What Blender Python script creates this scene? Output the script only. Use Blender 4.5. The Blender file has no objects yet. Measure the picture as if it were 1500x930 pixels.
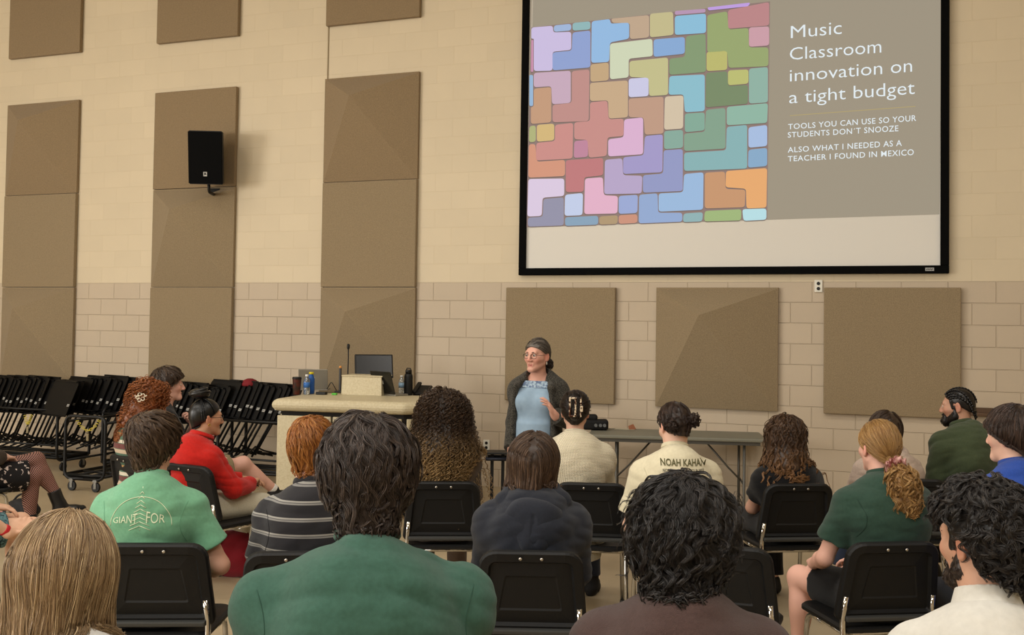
import bpy, bmesh, math, random
import numpy as np
from mathutils import Vector, Matrix
from mathutils.bvhtree import BVHTree
import openvdb

# ---------------------------------------------------------------- camera, light, exposure
C = bpy.context.scene
COL = C.collection
FPX, CYP, YAW, PITCH, ROLL = 1474.87, 434.6, 0.3582, 0.0294, 0.0145
CAM_H = 1.74
WALL_Y = 10.16                      # plane of the fronts of the acoustic panels
_f0 = np.array([-math.sin(YAW), math.cos(YAW), 0.0]); _r0 = np.array([math.cos(YAW), math.sin(YAW), 0.0]); _u0 = np.array([0, 0, 1.0])
FWD = _f0*math.cos(PITCH)+_u0*math.sin(PITCH)
_u1 = _u0*math.cos(PITCH)-_f0*math.sin(PITCH)
RGT = _r0*math.cos(ROLL)+_u1*math.sin(ROLL)
UPV = _u1*math.cos(ROLL)-_r0*math.sin(ROLL)
EYE = np.array([0, 0, CAM_H])
cam = bpy.data.cameras.new('camera'); co = bpy.data.objects.new('camera', cam); COL.objects.link(co)
cam.sensor_width = 36.0; cam.lens = FPX/1500*36.0; cam.shift_y = (CYP-465)/1500; cam.clip_start = 0.05; cam.clip_end = 100
mw = Matrix.Identity(4)
for i in range(3):
    mw[i][0] = RGT[i]; mw[i][1] = UPV[i]; mw[i][2] = -FWD[i]; mw[i][3] = EYE[i]
co.matrix_world = mw
C.camera = co
C.view_settings.view_transform = 'Standard'
C.view_settings.look = 'None'
C.view_settings.exposure = -0.08
C.view_settings.gamma = 1.0
C.view_settings.use_curve_mapping = False
world = bpy.data.worlds.new('world'); C.world = world; world.use_nodes = True
world.node_tree.nodes['Background'].inputs[0].default_value = (1.0, 0.96, 0.88, 1)
world.node_tree.nodes['Background'].inputs[1].default_value = 0.12
C.cycles.max_bounces = 6; C.cycles.diffuse_bounces = 3; C.cycles.glossy_bounces = 3; C.cycles.transmission_bounces = 6
C.cycles.caustics_reflective = False; C.cycles.caustics_refractive = False

def area(name, loc, aim, sx, sy, power, col=(1.0, 0.975, 0.92)):
    l = bpy.data.lights.new(name, 'AREA'); l.shape = 'RECTANGLE'; l.size = sx; l.size_y = sy; l.energy = power; l.color = col
    o = bpy.data.objects.new(name, l); COL.objects.link(o); o.location = loc
    o.rotation_euler = (Vector(aim)-Vector(loc)).to_track_quat('-Z', 'Y').to_euler()
    o['kind'] = 'helper'
    return o
# rows of ceiling lamps over the room; the row over the seats and the rows behind the camera
for i, (x, y, z, p) in enumerate([(-9.5, 1.0, 6.2, 110), (-5.5, 1.0, 6.2, 110), (-1.5, 1.0, 6.2, 115), (2.5, 1.0, 6.2, 85),
                                  (-8.5, 5.0, 6.6, 50), (-4.0, 5.0, 6.6, 70), (0.5, 5.0, 6.6, 75),
                                  (-3.5, -3.5, 4.8, 150), (1.0, -3.5, 4.8, 110)]):
    area('ceiling_lamp', (x, y, z), (x, y+(2.4 if y < 0 else 0), 0), 2.4, 0.8, p)

# unseen side lights added low on the left to model the panel facets
area('added_side_light', (-14.5, -3.0, 2.6), (-5.0, 10.0, 3.2), 5.0, 2.6, 760)
area('added_side_light', (-9.0, -6.2, 2.8), (-6.0, 10.0, 3.4), 4.0, 2.6, 320)

def at(u, v, Z):
    """point at depth Z along the ray of a photo pixel"""
    return EYE+(FWD+RGT*(u-750)/FPX-UPV*(v-CYP)/FPX)*Z
def aty(u, v, y):
    d = FWD+RGT*(u-750)/FPX-UPV*(v-CYP)/FPX
    return EYE+d*(y-EYE[1])/d[1]
def atz(u, v, z):
    d = FWD+RGT*(u-750)/FPX-UPV*(v-CYP)/FPX
    return EYE+d*(z-EYE[2])/d[2]
def view_theta(u):
    return YAW-math.atan((u-750)/FPX)

# ---------------------------------------------------------------- materials
def lin(c):
    o = []
    for v in c[:3]:
        v = v/255.0
        o.append(v/12.92 if v <= 0.04045 else ((v+0.055)/1.055)**2.4)
    return o
MATS = {}
def mat(name, rgb, rough=0.6, spec=0.3, metal=0.0, bump=None, mix=None, vcol=False, emit=None, alpha=None, trans=0.0, sheen=0.0, coords='Object', aniso=0.0):
    """bump=(scale, distance[, detail]); mix=(rgb2, noise scale, contrast)"""
    if name in MATS: return MATS[name]
    m = bpy.data.materials.new(name); m.use_nodes = True; MATS[name] = m
    nt = m.node_tree; b = nt.nodes['Principled BSDF']
    b.inputs['Roughness'].default_value = rough
    b.inputs['Specular IOR Level'].default_value = spec
    b.inputs['Metallic'].default_value = metal
    b.inputs['Base Color'].default_value = (*lin(rgb), 1)
    if trans: b.inputs['Transmission Weight'].default_value = trans
    if sheen: b.inputs['Sheen Weight'].default_value = sheen; b.inputs['Sheen Roughness'].default_value = 0.5
    if aniso: b.inputs['Anisotropic'].default_value = aniso
    if emit:
        b.inputs['Emission Color'].default_value = (*lin(emit[0]), 1); b.inputs['Emission Strength'].default_value = emit[1]
    src = None
    tc = nt.nodes.new('ShaderNodeTexCoord')
    if vcol:
        a = nt.nodes.new('ShaderNodeAttribute'); a.attribute_name = 'col'; src = a.outputs['Color']
    if mix:
        n = nt.nodes.new('ShaderNodeTexNoise'); n.inputs['Scale'].default_value = mix[1]; n.inputs['Detail'].default_value = 4
        nt.links.new(tc.outputs[coords], n.inputs['Vector'])
        r = nt.nodes.new('ShaderNodeMapRange'); c = mix[2] if len(mix) > 2 else 0.2
        r.inputs['From Min'].default_value = 0.5-c; r.inputs['From Max'].default_value = 0.5+c
        nt.links.new(n.outputs['Fac'], r.inputs['Value'])
        mx = nt.nodes.new('ShaderNodeMix'); mx.data_type = 'RGBA'
        nt.links.new(r.outputs['Result'], mx.inputs['Factor'])
        if src: nt.links.new(src, mx.inputs[6])
        else: mx.inputs[6].default_value = (*lin(rgb), 1)
        mx.inputs[7].default_value = (*lin(mix[0]), 1)
        src = mx.outputs[2]
    if src: nt.links.new(src, b.inputs['Base Color'])
    if bump:
        n = nt.nodes.new('ShaderNodeTexNoise'); n.inputs['Scale'].default_value = bump[0]; n.inputs['Detail'].default_value = bump[2] if len(bump) > 2 else 3
        nt.links.new(tc.outputs[coords], n.inputs['Vector'])
        bp = nt.nodes.new('ShaderNodeBump'); bp.inputs['Distance'].default_value = bump[1]; bp.inputs['Strength'].default_value = 1.0
        nt.links.new(n.outputs['Fac'], bp.inputs['Height']); nt.links.new(bp.outputs['Normal'], b.inputs['Normal'])
    return m

# ---------------------------------------------------------------- objects and tags
def tag(o, label=None, cat=None, group=None, kind=None):
    if label: o['label'] = label
    if cat: o['category'] = cat
    if group: o['group'] = group
    if kind: o['kind'] = kind
    return o
def empty(name, loc=(0, 0, 0), rz=0.0, label=None, cat=None, group=None):
    o = bpy.data.objects.new(name, None); COL.objects.link(o); o.location = loc; o.rotation_euler = (0, 0, rz)
    o.empty_display_size = 0.1
    return tag(o, label, cat, group)
def link_mesh(name, me, m=None, parent=None, smooth=False):
    if m is not None:
        for mm in (m if isinstance(m, (list, tuple)) else [m]): me.materials.append(mm)
    if smooth:
        me.polygons.foreach_set('use_smooth', np.ones(len(me.polygons), bool))
    o = bpy.data.objects.new(name, me); COL.objects.link(o)
    if parent is not None: o.parent = parent
    return o
def mesh_np(name, V, F, cols=None):
    """V (n,3); F list of face arrays or an (m,4)/(m,3) array"""
    me = bpy.data.meshes.new(name)
    V = np.asarray(V, np.float32)
    Fs = F if isinstance(F, list) else [F]
    nl = sum(f.size for f in Fs); nf = sum(len(f) for f in Fs)
    me.vertices.add(len(V)); me.vertices.foreach_set('co', V.ravel())
    me.loops.add(nl); me.polygons.add(nf)
    me.loops.foreach_set('vertex_index', np.concatenate([np.asarray(f, np.int32).ravel() for f in Fs]))
    tot = np.concatenate([np.full(len(f), f.shape[1], np.int32) for f in Fs])
    st = np.concatenate([[0], np.cumsum(tot)[:-1]]).astype(np.int32)
    me.polygons.foreach_set('loop_start', st)
    try: me.polygons.foreach_set('loop_total', tot)
    except Exception: pass
    me.update(calc_edges=True); me.validate()
    if cols is not None:
        a = me.color_attributes.new('col', 'FLOAT_COLOR', 'POINT')
        c4 = np.ones((len(V), 4), np.float32); c4[:, :3] = cols
        a.data.foreach_set('color', c4.ravel())
    return me
class MB:
    """collects boxes, tubes, lathes and prisms into ONE mesh"""
    def __init__(s): s.bm = bmesh.new()
    def poly(s, pts, mi=0):
        f = s.bm.faces.new([s.bm.verts.new(p) for p in pts]); f.material_index = mi; return f
    def box(s, c, d, rz=0.0, bev=0.0, M=None, mi=0, seg=2):
        b = bmesh.new(); bmesh.ops.create_cube(b, size=1.0)
        bmesh.ops.scale(b, vec=d, verts=b.verts)
        if bev: bmesh.ops.bevel(b, geom=list(b.edges), offset=bev, segments=seg, affect='EDGES', profile=0.5)
        T = Matrix.Translation(c) @ (M.to_4x4() if M is not None else Matrix.Rotation(rz, 4, 'Z'))
        bmesh.ops.transform(b, matrix=T, verts=b.verts)
        s._add(b, mi); return s
    def _add(s, b, mi=0):
        vm = {}
        for v in b.verts: vm[v] = s.bm.verts.new(v.co)
        for f in b.faces:
            try:
                g = s.bm.faces.new([vm[v] for v in f.verts]); g.material_index = mi; g.smooth = f.smooth
            except ValueError: pass
        b.free()
    def tube(s, pts, r, n=10, closed=False, mi=0, cap=True, rounded=0.0):
        """round tube through points; r one radius or a list"""
        P = [Vector(p) for p in pts]
        if rounded:
            Q = [P[0]]
            for i in range(1, len(P)-1):
                a = (P[i-1]-P[i]); b = (P[i+1]-P[i]); q = min(rounded, a.length*0.49, b.length*0.49)
                A = P[i]+a.normalized()*q; B = P[i]+b.normalized()*q
                for k in range(7):
                    t = k/6; Q.append((1-t)**2*A+2*t*(1-t)*P[i]+t*t*B)
            Q.append(P[-1]); P = Q
        N = len(P); R = r if isinstance(r, (list, tuple)) else [r]*N
        rings = []; up = None
        for i in range(N):
            if closed: t = (P[(i+1) % N]-P[i-1])
            else: t = P[min(i+1, N-1)]-P[max(i-1, 0)]
            t.normalize()
            if up is None:
                up = Vector((0, 0, 1)) if abs(t.z) < 0.9 else Vector((1, 0, 0))
            x = t.cross(up)
            if x.length < 1e-4: x = t.orthogonal()
            x.normalize(); y = x.cross(t); y.normalize(); up = y
            rings.append([s.bm.verts.new(P[i]+(x*math.cos(2*math.pi*k/n)+y*math.sin(2*math.pi*k/n))*R[i]) for k in range(n)])
        for i in range(N if closed else N-1):
            a = rings[i]; b = rings[(i+1) % N]
            for k in range(n):
                f = s.bm.faces.new((a[k], a[(k+1) % n], b[(k+1) % n], b[k])); f.material_index = mi; f.smooth = True
        if not closed and cap:
            for g in (list(reversed(rings[0])), rings[-1]):
                f = s.bm.faces.new(g); f.material_index = mi
        return s
    def lathe(s, prof, c=(0, 0, 0), n=24, mi=0, M=None):
        """profile of (radius, height)"""
        c = Vector(c); rings = []
        for r, z in prof:
            ring = []
            for k in range(n):
                p = Vector((r*math.cos(2*math.pi*k/n), r*math.sin(2*math.pi*k/n), z))
                if M is not None: p = M @ p
                ring.append(s.bm.verts.new(c+p))
            rings.append(ring)
        for a, b in zip(rings, rings[1:]):
            for k in range(n):
                f = s.bm.faces.new((a[k], a[(k+1) % n], b[(k+1) % n], b[k])); f.material_index = mi; f.smooth = True
        for g in (list(reversed(rings[0])), rings[-1]):
            f = s.bm.faces.new(g); f.material_index = mi
        return s
    def loops(s, L, capa=True, capb=True, mi=0, smooth=False):
        """loft between closed loops with equal counts"""
        R = [[s.bm.verts.new(p) for p in l] for l in L]; n = len(R[0])
        for a, b in zip(R, R[1:]):
            for k in range(n):
                f = s.bm.faces.new((a[k], a[(k+1) % n], b[(k+1) % n], b[k])); f.material_index = mi; f.smooth = smooth
        if capa: f = s.bm.faces.new(list(reversed(R[0]))); f.material_index = mi
        if capb: f = s.bm.faces.new(R[-1]); f.material_index = mi
        return s
    def build(s, name, m=None, parent=None, smooth=False, fix=True):
        if fix: bmesh.ops.recalc_face_normals(s.bm, faces=s.bm.faces)
        me = bpy.data.meshes.new(name); s.bm.to_mesh(me); s.bm.free()
        return link_mesh(name, me, m, parent, smooth)
def children(o): return [c for c in COL.objects if c.parent == o]
KIDS = {}
def copy_tree(o, parent=None):
    c = o.copy(); COL.objects.link(c)
    if parent is not None: c.parent = parent
    for k in list(o.children): copy_tree(k, c)
    return c
def rrect(w0, w1, z0, z1, r0, r1, n=6):
    """rounded outline in x,z: width w0 at z0 (bottom), w1 at z1 (top)"""
    out = []
    for cx, cz, r, a0 in ((w0/2-r0, z0+r0, r0, -90), (w1/2-r1, z1-r1, r1, 0), (-w1/2+r1, z1-r1, r1, 90), (-w0/2+r0, z0+r0, r0, 180)):
        for k in range(n+1):
            a = math.radians(a0+90*k/n); out.append((cx+r*math.cos(a), cz+r*math.sin(a)))
    return out
# ---------------------------------------------------------------- room shell
PS = 1.2192
Z0 = CAM_H+0.4222                  # seam between the panel rows
ZT = CAM_H+3.4773                  # bottom of the top row of panels
XC = [-11.0605+2.4384*i for i in range(3)]
XR = [-3.8767+1.6437*i for i in range(3)]
PT = 0.055                         # panel thickness
WY = WALL_Y+PT                     # face of the block wall
SPLIT = CAM_H+0.478

def block_wall_material():
    m = bpy.data.materials.new('painted block wall'); m.use_nodes = True; nt = m.node_tree; b = nt.nodes['Principled BSDF']
    L = nt.links; N = nt.nodes
    geo = N.new('ShaderNodeNewGeometry'); sep = N.new('ShaderNodeSeparateXYZ'); L.new(geo.outputs['Position'], sep.inputs[0])
    off = N.new('ShaderNodeMath'); off.operation = 'SUBTRACT'; off.inputs[1].default_value = SPLIT; L.new(sep.outputs['Z'], off.inputs[0])
    off2 = N.new('ShaderNodeMath'); off2.operation = 'ADD'; off2.inputs[1].default_value = 0.2032*30; L.new(off.outputs[0], off2.inputs[0])
    offx = N.new('ShaderNodeMath'); offx.operation = 'ADD'; offx.inputs[1].default_value = 40.12; L.new(sep.outputs['X'], offx.inputs[0])
    cmb = N.new('ShaderNodeCombineXYZ'); L.new(offx.outputs[0], cmb.inputs[0]); L.new(off2.outputs[0], cmb.inputs[1])
    br = N.new('ShaderNodeTexBrick'); L.new(cmb.outputs[0], br.inputs['Vector'])
    br.inputs['Scale'].default_value = 1.0; br.inputs['Brick Width'].default_value = 0.4064; br.inputs['Row Height'].default_value = 0.2032
    br.inputs['Mortar Size'].default_value = 0.005; br.inputs['Mortar Smooth'].default_value = 0.6; br.offset = 0.5
    br.inputs['Color1'].default_value = (1, 1, 1, 1); br.inputs['Color2'].default_value = (0.96, 0.96, 0.96, 1); br.inputs['Mortar'].default_value = (0.95, 0.94, 0.92, 1)
    low = N.new('ShaderNodeMath'); low.operation = 'LESS_THAN'; low.inputs[1].default_value = SPLIT; L.new(sep.outputs['Z'], low.inputs[0])
    mx = N.new('ShaderNodeMix'); mx.data_type = 'RGBA'; mx.inputs[6].default_value = (*lin((220, 204, 175)), 1); mx.inputs[7].default_value = (*lin((200, 183, 160)), 1)
    L.new(low.outputs[0], mx.inputs['Factor'])
    no = N.new('ShaderNodeTexNoise'); no.inputs['Scale'].default_value = 1.3; no.inputs['Detail'].default_value = 6; L.new(geo.outputs['Position'], no.inputs['Vector'])
    mr = N.new('ShaderNodeMapRange'); mr.inputs['To Min'].default_value = 0.93; mr.inputs['To Max'].default_value = 1.05; L.new(no.outputs['Fac'], mr.inputs['Value'])
    m1 = N.new('ShaderNodeMix'); m1.data_type = 'RGBA'; m1.blend_type = 'MULTIPLY'; m1.inputs['Factor'].default_value = 1
    L.new(mx.outputs[2], m1.inputs[6]); L.new(br.outputs['Color'], m1.inputs[7])
    m2 = N.new('ShaderNodeMix'); m2.data_type = 'RGBA'; m2.blend_type = 'MULTIPLY'; m2.inputs['Factor'].default_value = 1
    L.new(m1.outputs[2], m2.inputs[6]); L.new(mr.outputs['Result'], m2.inputs[7]); L.new(m2.outputs[2], b.inputs['Base Color'])
    # joints are shallower where the upper paint is thick
    st = N.new('ShaderNodeMapRange'); st.inputs['To Min'].default_value = 0.3; st.inputs['To Max'].default_value = 1.0; L.new(low.outputs[0], st.inputs['Value'])
    n2 = N.new('ShaderNodeTexNoise'); n2.inputs['Scale'].default_value = 70; n2.inputs['Detail'].default_value = 4; L.new(geo.outputs['Position'], n2.inputs['Vector'])
    h = N.new('ShaderNodeMath'); h.operation = 'MULTIPLY_ADD'; h.inputs[1].default_value = 0.25; L.new(n2.outputs['Fac'], h.inputs[0])
    inv = N.new('ShaderNodeMath'); inv.operation = 'SUBTRACT'; inv.inputs[0].default_value = 1.0; L.new(br.outputs['Fac'], inv.inputs[1]); L.new(inv.outputs[0], h.inputs[2])
    bp = N.new('ShaderNodeBump'); bp.inputs['Distance'].default_value = 0.0055; L.new(st.outputs['Result'], bp.inputs['Strength']); L.new(h.outputs[0], bp.inputs['Height'])
    L.new(bp.outputs['Normal'], b.inputs['Normal']); b.inputs['Roughness'].default_value = 0.55; b.inputs['Specular IOR Level'].default_value = 0.25
    return m
M_wall = block_wall_material()
M_plain = mat('plain painted wall', (206, 190, 160), 0.7)
M_floor = mat('sealed vinyl floor', (178, 160, 130), 0.42, 0.35, mix=((160, 143, 115), 2.5, 0.25), bump=(120, 0.0006))
M_ceil = mat('ceiling tile', (214, 205, 188), 0.8)
X0, X1, Y0, CEIL = -16.0, 6.5, -7.0, 7.4
def slab(name, c, d, m):
    o = MB().box(c, d).build(name, m); o['kind'] = 'structure'; return o
slab('floor', ((X0+X1)/2, (Y0+WY)/2, -0.05), (X1-X0+0.4, WY-Y0+0.4, 0.1), M_floor)
slab('wall_front', ((X0+X1)/2, WY+0.104, CEIL/2), (X1-X0, 0.2, CEIL), M_wall)
o = MB().box((XC[2]+.012, WY-.001, CEIL/2), (.014, .006, CEIL)).build('trim_1', mat('joint sealant', (150, 132, 102), .7)); o['kind'] = 'structure'
slab('wall_left', (X0-0.1, (Y0+WY)/2, CEIL/2), (0.2, WY-Y0+0.4, CEIL), M_plain)
slab('wall_right', (X1+0.1, (Y0+WY)/2, CEIL/2), (0.2, WY-Y0+0.4, CEIL), M_plain)
slab('wall_back', ((X0+X1)/2, Y0-0.1, CEIL/2), (X1-X0, 0.2, CEIL), M_plain)
slab('ceiling', ((X0+X1)/2, (Y0+WY)/2, CEIL+0.05), (X1-X0+0.4, WY-Y0+0.4, 0.1), M_ceil)

# ---------------------------------------------------------------- acoustic panels
def fabric(name, rgb):
    m = mat(name, rgb, 0.9, 0.1, mix=(tuple(int(v*0.88) for v in rgb), 160, 0.12), bump=(420, 0.002, 2), sheen=0.15)
    return m
M_fab = fabric('tan panel fabric', (158, 139, 110))
M_fab2 = fabric('warm tan panel fabric', (155, 133, 103))
def flat_panel(name, x, z, label, m, group, dy=0.0):
    o = MB().box((PS/2, -PT/2, PS/2), (PS-0.006, PT, PS-0.006), bev=0.008).build(name, m)
    o.location = (x, WY-dy, z); return tag(o, label, 'acoustic panel', group)
def pyramid_panel(name, x, z, label, m, group):
    b = MB(); e = 0.003; w = PS
    base = [(e, 0, e), (w-e, 0, e), (w-e, 0, w-e), (e, 0, w-e)]
    rim = [(e, -PT*.75, e), (w-e, -PT*.75, e), (w-e, -PT*.75, w-e), (e, -PT*.75, w-e)]
    inn = [(.02, -PT*.85, .02), (w-.02, -PT*.85, .02), (w-.02, -PT*.85, w-.02), (.02, -PT*.85, w-.02)]
    b.loops([base, rim, inn], True, False)
    ap = (w*.40, -PT-.27, w*.765)
    for k in range(4): b.poly([inn[k], inn[(k+1) % 4], ap])
    bmesh.ops.remove_doubles(b.bm, verts=b.bm.verts, dist=1e-4)
    o = b.build(name, m); o.location = (x, WY, z); return tag(o, label, 'acoustic panel', group)
G1, G2, G3 = 'panels of the far left column', 'panels of the column with the loudspeaker', 'panels of the column behind the lectern'
colnames = ['far left column', 'column with the loudspeaker', 'column behind the lectern']
for i, (x, g) in enumerate(zip(XC, (G1, G2, G3))):
    flat_panel('flat_acoustic_panel', x, ZT, 'flat tan panel cut by the top of the photo, over the '+colnames[i], M_fab2, g)
rows = [Z0+PS, Z0, Z0-PS]
for i in range(3):
    for j in range(3):
        pyr = (i+j) % 2 == 0 if i != 1 else j == 1
        place = ['upper', 'middle', 'lowest'][j]
        f = pyramid_panel if pyr else flat_panel
        nm = 'pyramid_acoustic_panel' if pyr else 'flat_acoustic_panel'
        lab = '%s %s tan fabric panel in the %s' % (place, 'pyramid shaped' if pyr else 'flat', colnames[i])
        if i == 1 and j == 0: lab = 'flat tan fabric panel right behind the black loudspeaker'
        f(nm, XC[i], rows[j], lab, M_fab2 if j == 0 else M_fab, (G1, G2, G3)[i])
flat_panel('flat_acoustic_panel', XR[0], Z0-PS, 'flat tan fabric panel on the wall behind the standing teacher', M_fab, 'panels under the projection screen')
pyramid_panel('pyramid_acoustic_panel', XR[1], Z0-PS, 'pyramid shaped tan panel centred under the projection screen', M_fab, 'panels under the projection screen')
flat_panel('flat_acoustic_panel', XR[2], Z0-PS, 'flat tan fabric panel under the wall socket, right of the pyramid one', M_fab, 'panels under the projection screen')

# ---------------------------------------------------------------- projection screen
SY = WY-0.07
M_blackv = mat('black velvet', (6, 6, 6), 0.8, 0.08)
def scr(u, v, y=SY): return aty(u, v, y)
bl = scr(764, 399); br_ = scr(1384, 393)
sx0, sx1 = bl[0], br_[0]; sz0 = (bl[2]+br_[2])/2; 
tlx = scr(770, 0)
sw = sx1-sx0; sh = 3.25; fw_ = 0.075
scrn = empty('projection_screen', (sx0, WY, sz0), 0, 'large black framed projection screen showing a slide', 'projection screen')
b = MB()
b.box((sw/2, -.035, 0), (sw+fw_, .07, fw_), bev=.006); b.box((sw/2, -.035, sh), (sw+fw_, .07, fw_), bev=.006)
b.box((0, -.035, sh/2), (fw_, .07, sh-fw_), bev=.006); b.box((sw, -.035, sh/2), (fw_, .07, sh-fw_), bev=.006)
b.build('frame', M_blackv, scrn)
M_mat = mat('matte white screen', (226, 222, 214), 0.8, 0.1, emit=((150, 140, 122), 0.08))
MB().box((sw/2, -.02, sh/2), (sw, .02, sh)).build('screen_fabric', M_mat, scrn)
b = MB().box((sw-.13, -.073, 0), (.075, .006, .03)); b.build('maker_plate', mat('silver plate', (170, 170, 168), .4, .5), scrn)
b = MB()
for k in range(6): b.box((sw-.155+.010*k, -.0765, .004*(k % 2)-.002), (.006, .002, .014))
b.build('plate_lettering', M_blackv, scrn)
# the projected slide, kept where the projector throws it
def emis(name, rgb, s=1.0):
    return mat(name, (60, 58, 52), 0.9, 0.0, emit=(rgb, s))
SO = np.array([sx0, WY, sz0])
PLY = WY-.0325
def sp(u, v, dy=0.0):
    p = aty(u, v, PLY-dy)-SO; return tuple(p)
slide = empty('slide_picture', (0, 0, 0)); slide.parent = scrn
b = MB(); b.poly([sp(772.5, 333), sp(1376, 314), sp(1380, -70), sp(781, -8)])
b.build('slide_background', emis('slide grey', (168, 157, 138), .86), scrn)
def rpoly(pts, r=9, n=3):
    out = []; P = [np.array(p, float) for p in pts]; N = len(P)
    for i in range(N):
        a = P[i-1]-P[i]; c = P[(i+1) % N]-P[i]; la = np.linalg.norm(a); lc = np.linalg.norm(c); q = min(r, la*.45, lc*.45)
        A = P[i]+a/la*q; B = P[i]+c/lc*q
        for k in range(n+1):
            t = k/n; out.append((1-t)**2*A+2*t*(1-t)*P[i]+t*t*B)
    return out
TILES = [  # outline in slide units (2.735 per photo pixel from (760, 0)), colour
 ([50,110,137,103,137,130,210,127,210,200,135,207,135,283,60,285,60,155,50,155],(205,190,235)),
 ([140,102,210,95,210,122,140,128],(150,180,225)), ([215,92,287,85,287,118,215,123],(130,180,185)),
 ([215,130,287,122,287,270,135,282,135,210,212,203],(130,155,215)),
 ([292,85,365,76,368,95,442,90,442,155,365,170,362,248,290,252],(135,185,235)),
 ([370,75,522,60,522,150,445,157,445,92,375,92],(190,160,130)), ([525,55,618,47,620,140,525,150],(195,185,130)),
 ([625,44,748,35,748,50,625,60],(180,140,180)), ([625,64,750,54,750,132,625,140],(125,190,225)),
 ([755,30,928,10,920,25,760,42],(190,150,235)),
 ([755,60,835,45,840,118,920,112,922,190,1000,190,1000,265,840,272,835,205,755,210],(140,160,95)),
 ([838,40,1003,8,1003,102,838,115],(185,120,125)), ([922,110,1003,105,1003,182,922,188],(205,150,165)),
 ([365,175,535,155,537,225,440,235,440,310,365,318],(210,220,185)), ([540,158,665,148,665,215,540,228],(120,165,220)),
 ([670,145,748,135,750,288,603,300,603,235,665,228],(115,145,100)), ([752,208,835,203,835,280,752,285],(185,182,95)),
 ([443,245,598,230,598,380,522,385,520,312,443,308],(195,190,130)), ([440,315,520,310,520,385,440,390],(205,205,240)),
 ([287,258,360,250,360,322,287,328],(195,160,115)), ([285,332,437,322,437,470,360,475,358,402,285,405],(200,165,125)),
 ([60,292,208,283,208,412,133,418,130,345,60,350],(200,165,190)), ([212,285,283,278,280,485,135,490,135,420,212,412],(190,130,125)),
 ([60,355,130,348,130,490,48,497,48,430,60,425],(195,145,110)), ([42,300,57,300,57,425,42,425],(140,180,220)),
 ([603,305,745,298,745,445,665,450,660,378,600,380],(125,190,210)), ([750,292,835,285,838,345,918,340,918,415,748,430],(100,125,85)),
 ([838,282,920,278,920,335,838,342],(185,188,100)), ([922,275,998,268,998,410,922,415],(130,175,160)),
 ([222,490,285,485,285,410,355,403,360,478,420,475,420,545,355,550,352,625,280,632,275,560,222,558],(200,130,125)),
 ([440,395,580,387,580,535,505,540,500,470,440,470],(190,145,120)), ([585,387,660,382,658,515,582,520],(215,195,165)),
 ([665,455,745,450,745,522,665,530],(115,165,145)), ([750,440,828,432,828,595,662,605,662,535,745,528],(115,155,130)),
 ([833,428,998,413,995,492,833,502],(130,180,160)), ([422,478,498,470,498,618,358,627,358,558,420,550],(225,175,215)),
 ([72,500,142,495,142,562,72,568],(215,180,110)), ([145,500,218,492,215,635,68,643,70,572,145,565],(205,130,125)),
 ([222,565,277,560,277,628,220,633],(190,120,150)), ([42,505,68,502,68,568,40,570],(170,175,110)),
 ([40,578,66,576,72,648,185,640,185,705,38,712],(215,140,110)), ([505,545,577,538,575,690,418,697,418,630,500,622],(155,145,205)),
 ([582,525,658,520,658,592,582,598],(120,165,150)), ([833,508,915,500,915,675,662,685,662,612,830,602],(120,175,180)),
 ([920,510,995,500,995,585,920,592],(160,190,235)), ([920,600,995,592,995,665,918,672],(120,165,205)),
 ([188,642,338,632,338,702,262,710,260,768,188,770],(190,105,110)), ([345,640,415,634,418,702,495,704,492,775,342,778],(180,160,205)),
 ([580,602,657,597,657,765,497,772,497,702,578,695],(135,145,200)), ([38,717,182,715,182,785,95,792,92,865,34,868],(225,205,235)),
 ([185,780,257,773,255,862,183,865],(195,210,245)), ([265,715,337,710,340,782,397,785,395,855,262,858],(235,175,205)),
 ([98,797,180,790,180,903,36,908,36,872,96,868],(135,135,165)), ([400,785,477,780,475,853,400,857],(145,165,220)),
 ([482,780,556,774,558,852,655,852,655,888,480,895],(135,165,215)), ([662,697,740,690,738,840,560,848,560,775,658,770],(145,185,230)),
 ([745,692,826,687,828,757,908,760,905,830,745,835],(200,140,95)), ([830,685,995,673,992,832,912,835,910,756,828,750],(240,165,95)),
 ([660,855,738,850,735,887,657,890],(130,175,180)), ([745,845,892,838,890,883,742,887],(150,180,110)),
 ([895,838,992,835,992,880,900,885],(180,230,240)), ([185,870,318,864,318,900,185,905],(120,155,185)),
 ([322,867,397,862,395,897,322,900],(170,140,100)), ([400,862,475,858,475,893,400,897],(205,135,110)), ([50,160,58,160,58,288,48,288],(200,130,170))]
bk = MB(); bk.poly([sp(778.5, 40, .001), sp(770.5, 333, .001), sp(1124, 321, .001), sp(1128, 2, .001)])
bk.build('tile_backing', emis('tile backing', (165, 140, 134), .7), scrn)
tb = MB(); sb = MB(); tm = []
for i, (q, c) in enumerate(TILES):
    pts = [(760+q[2*k]/2.735, q[2*k+1]/2.735) for k in range(len(q)//2)]
    R = rpoly(pts, 4.2)
    tb.poly([sp(u, v, .004) for u, v in R], i); tm.append(emis('slide tile %d' % i, tuple(v*.84+w*.16 for v, w in zip(c, (226, 220, 214))), 0.95))
    sb.poly([sp(u-.2, v+1.2, .002+.00002*i) for u, v in R])
tb.build('picture_tiles', tm, slide)
sb.build('tile_shadow_print', emis('tile shadow print', (136, 118, 112), .66), slide)
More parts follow.
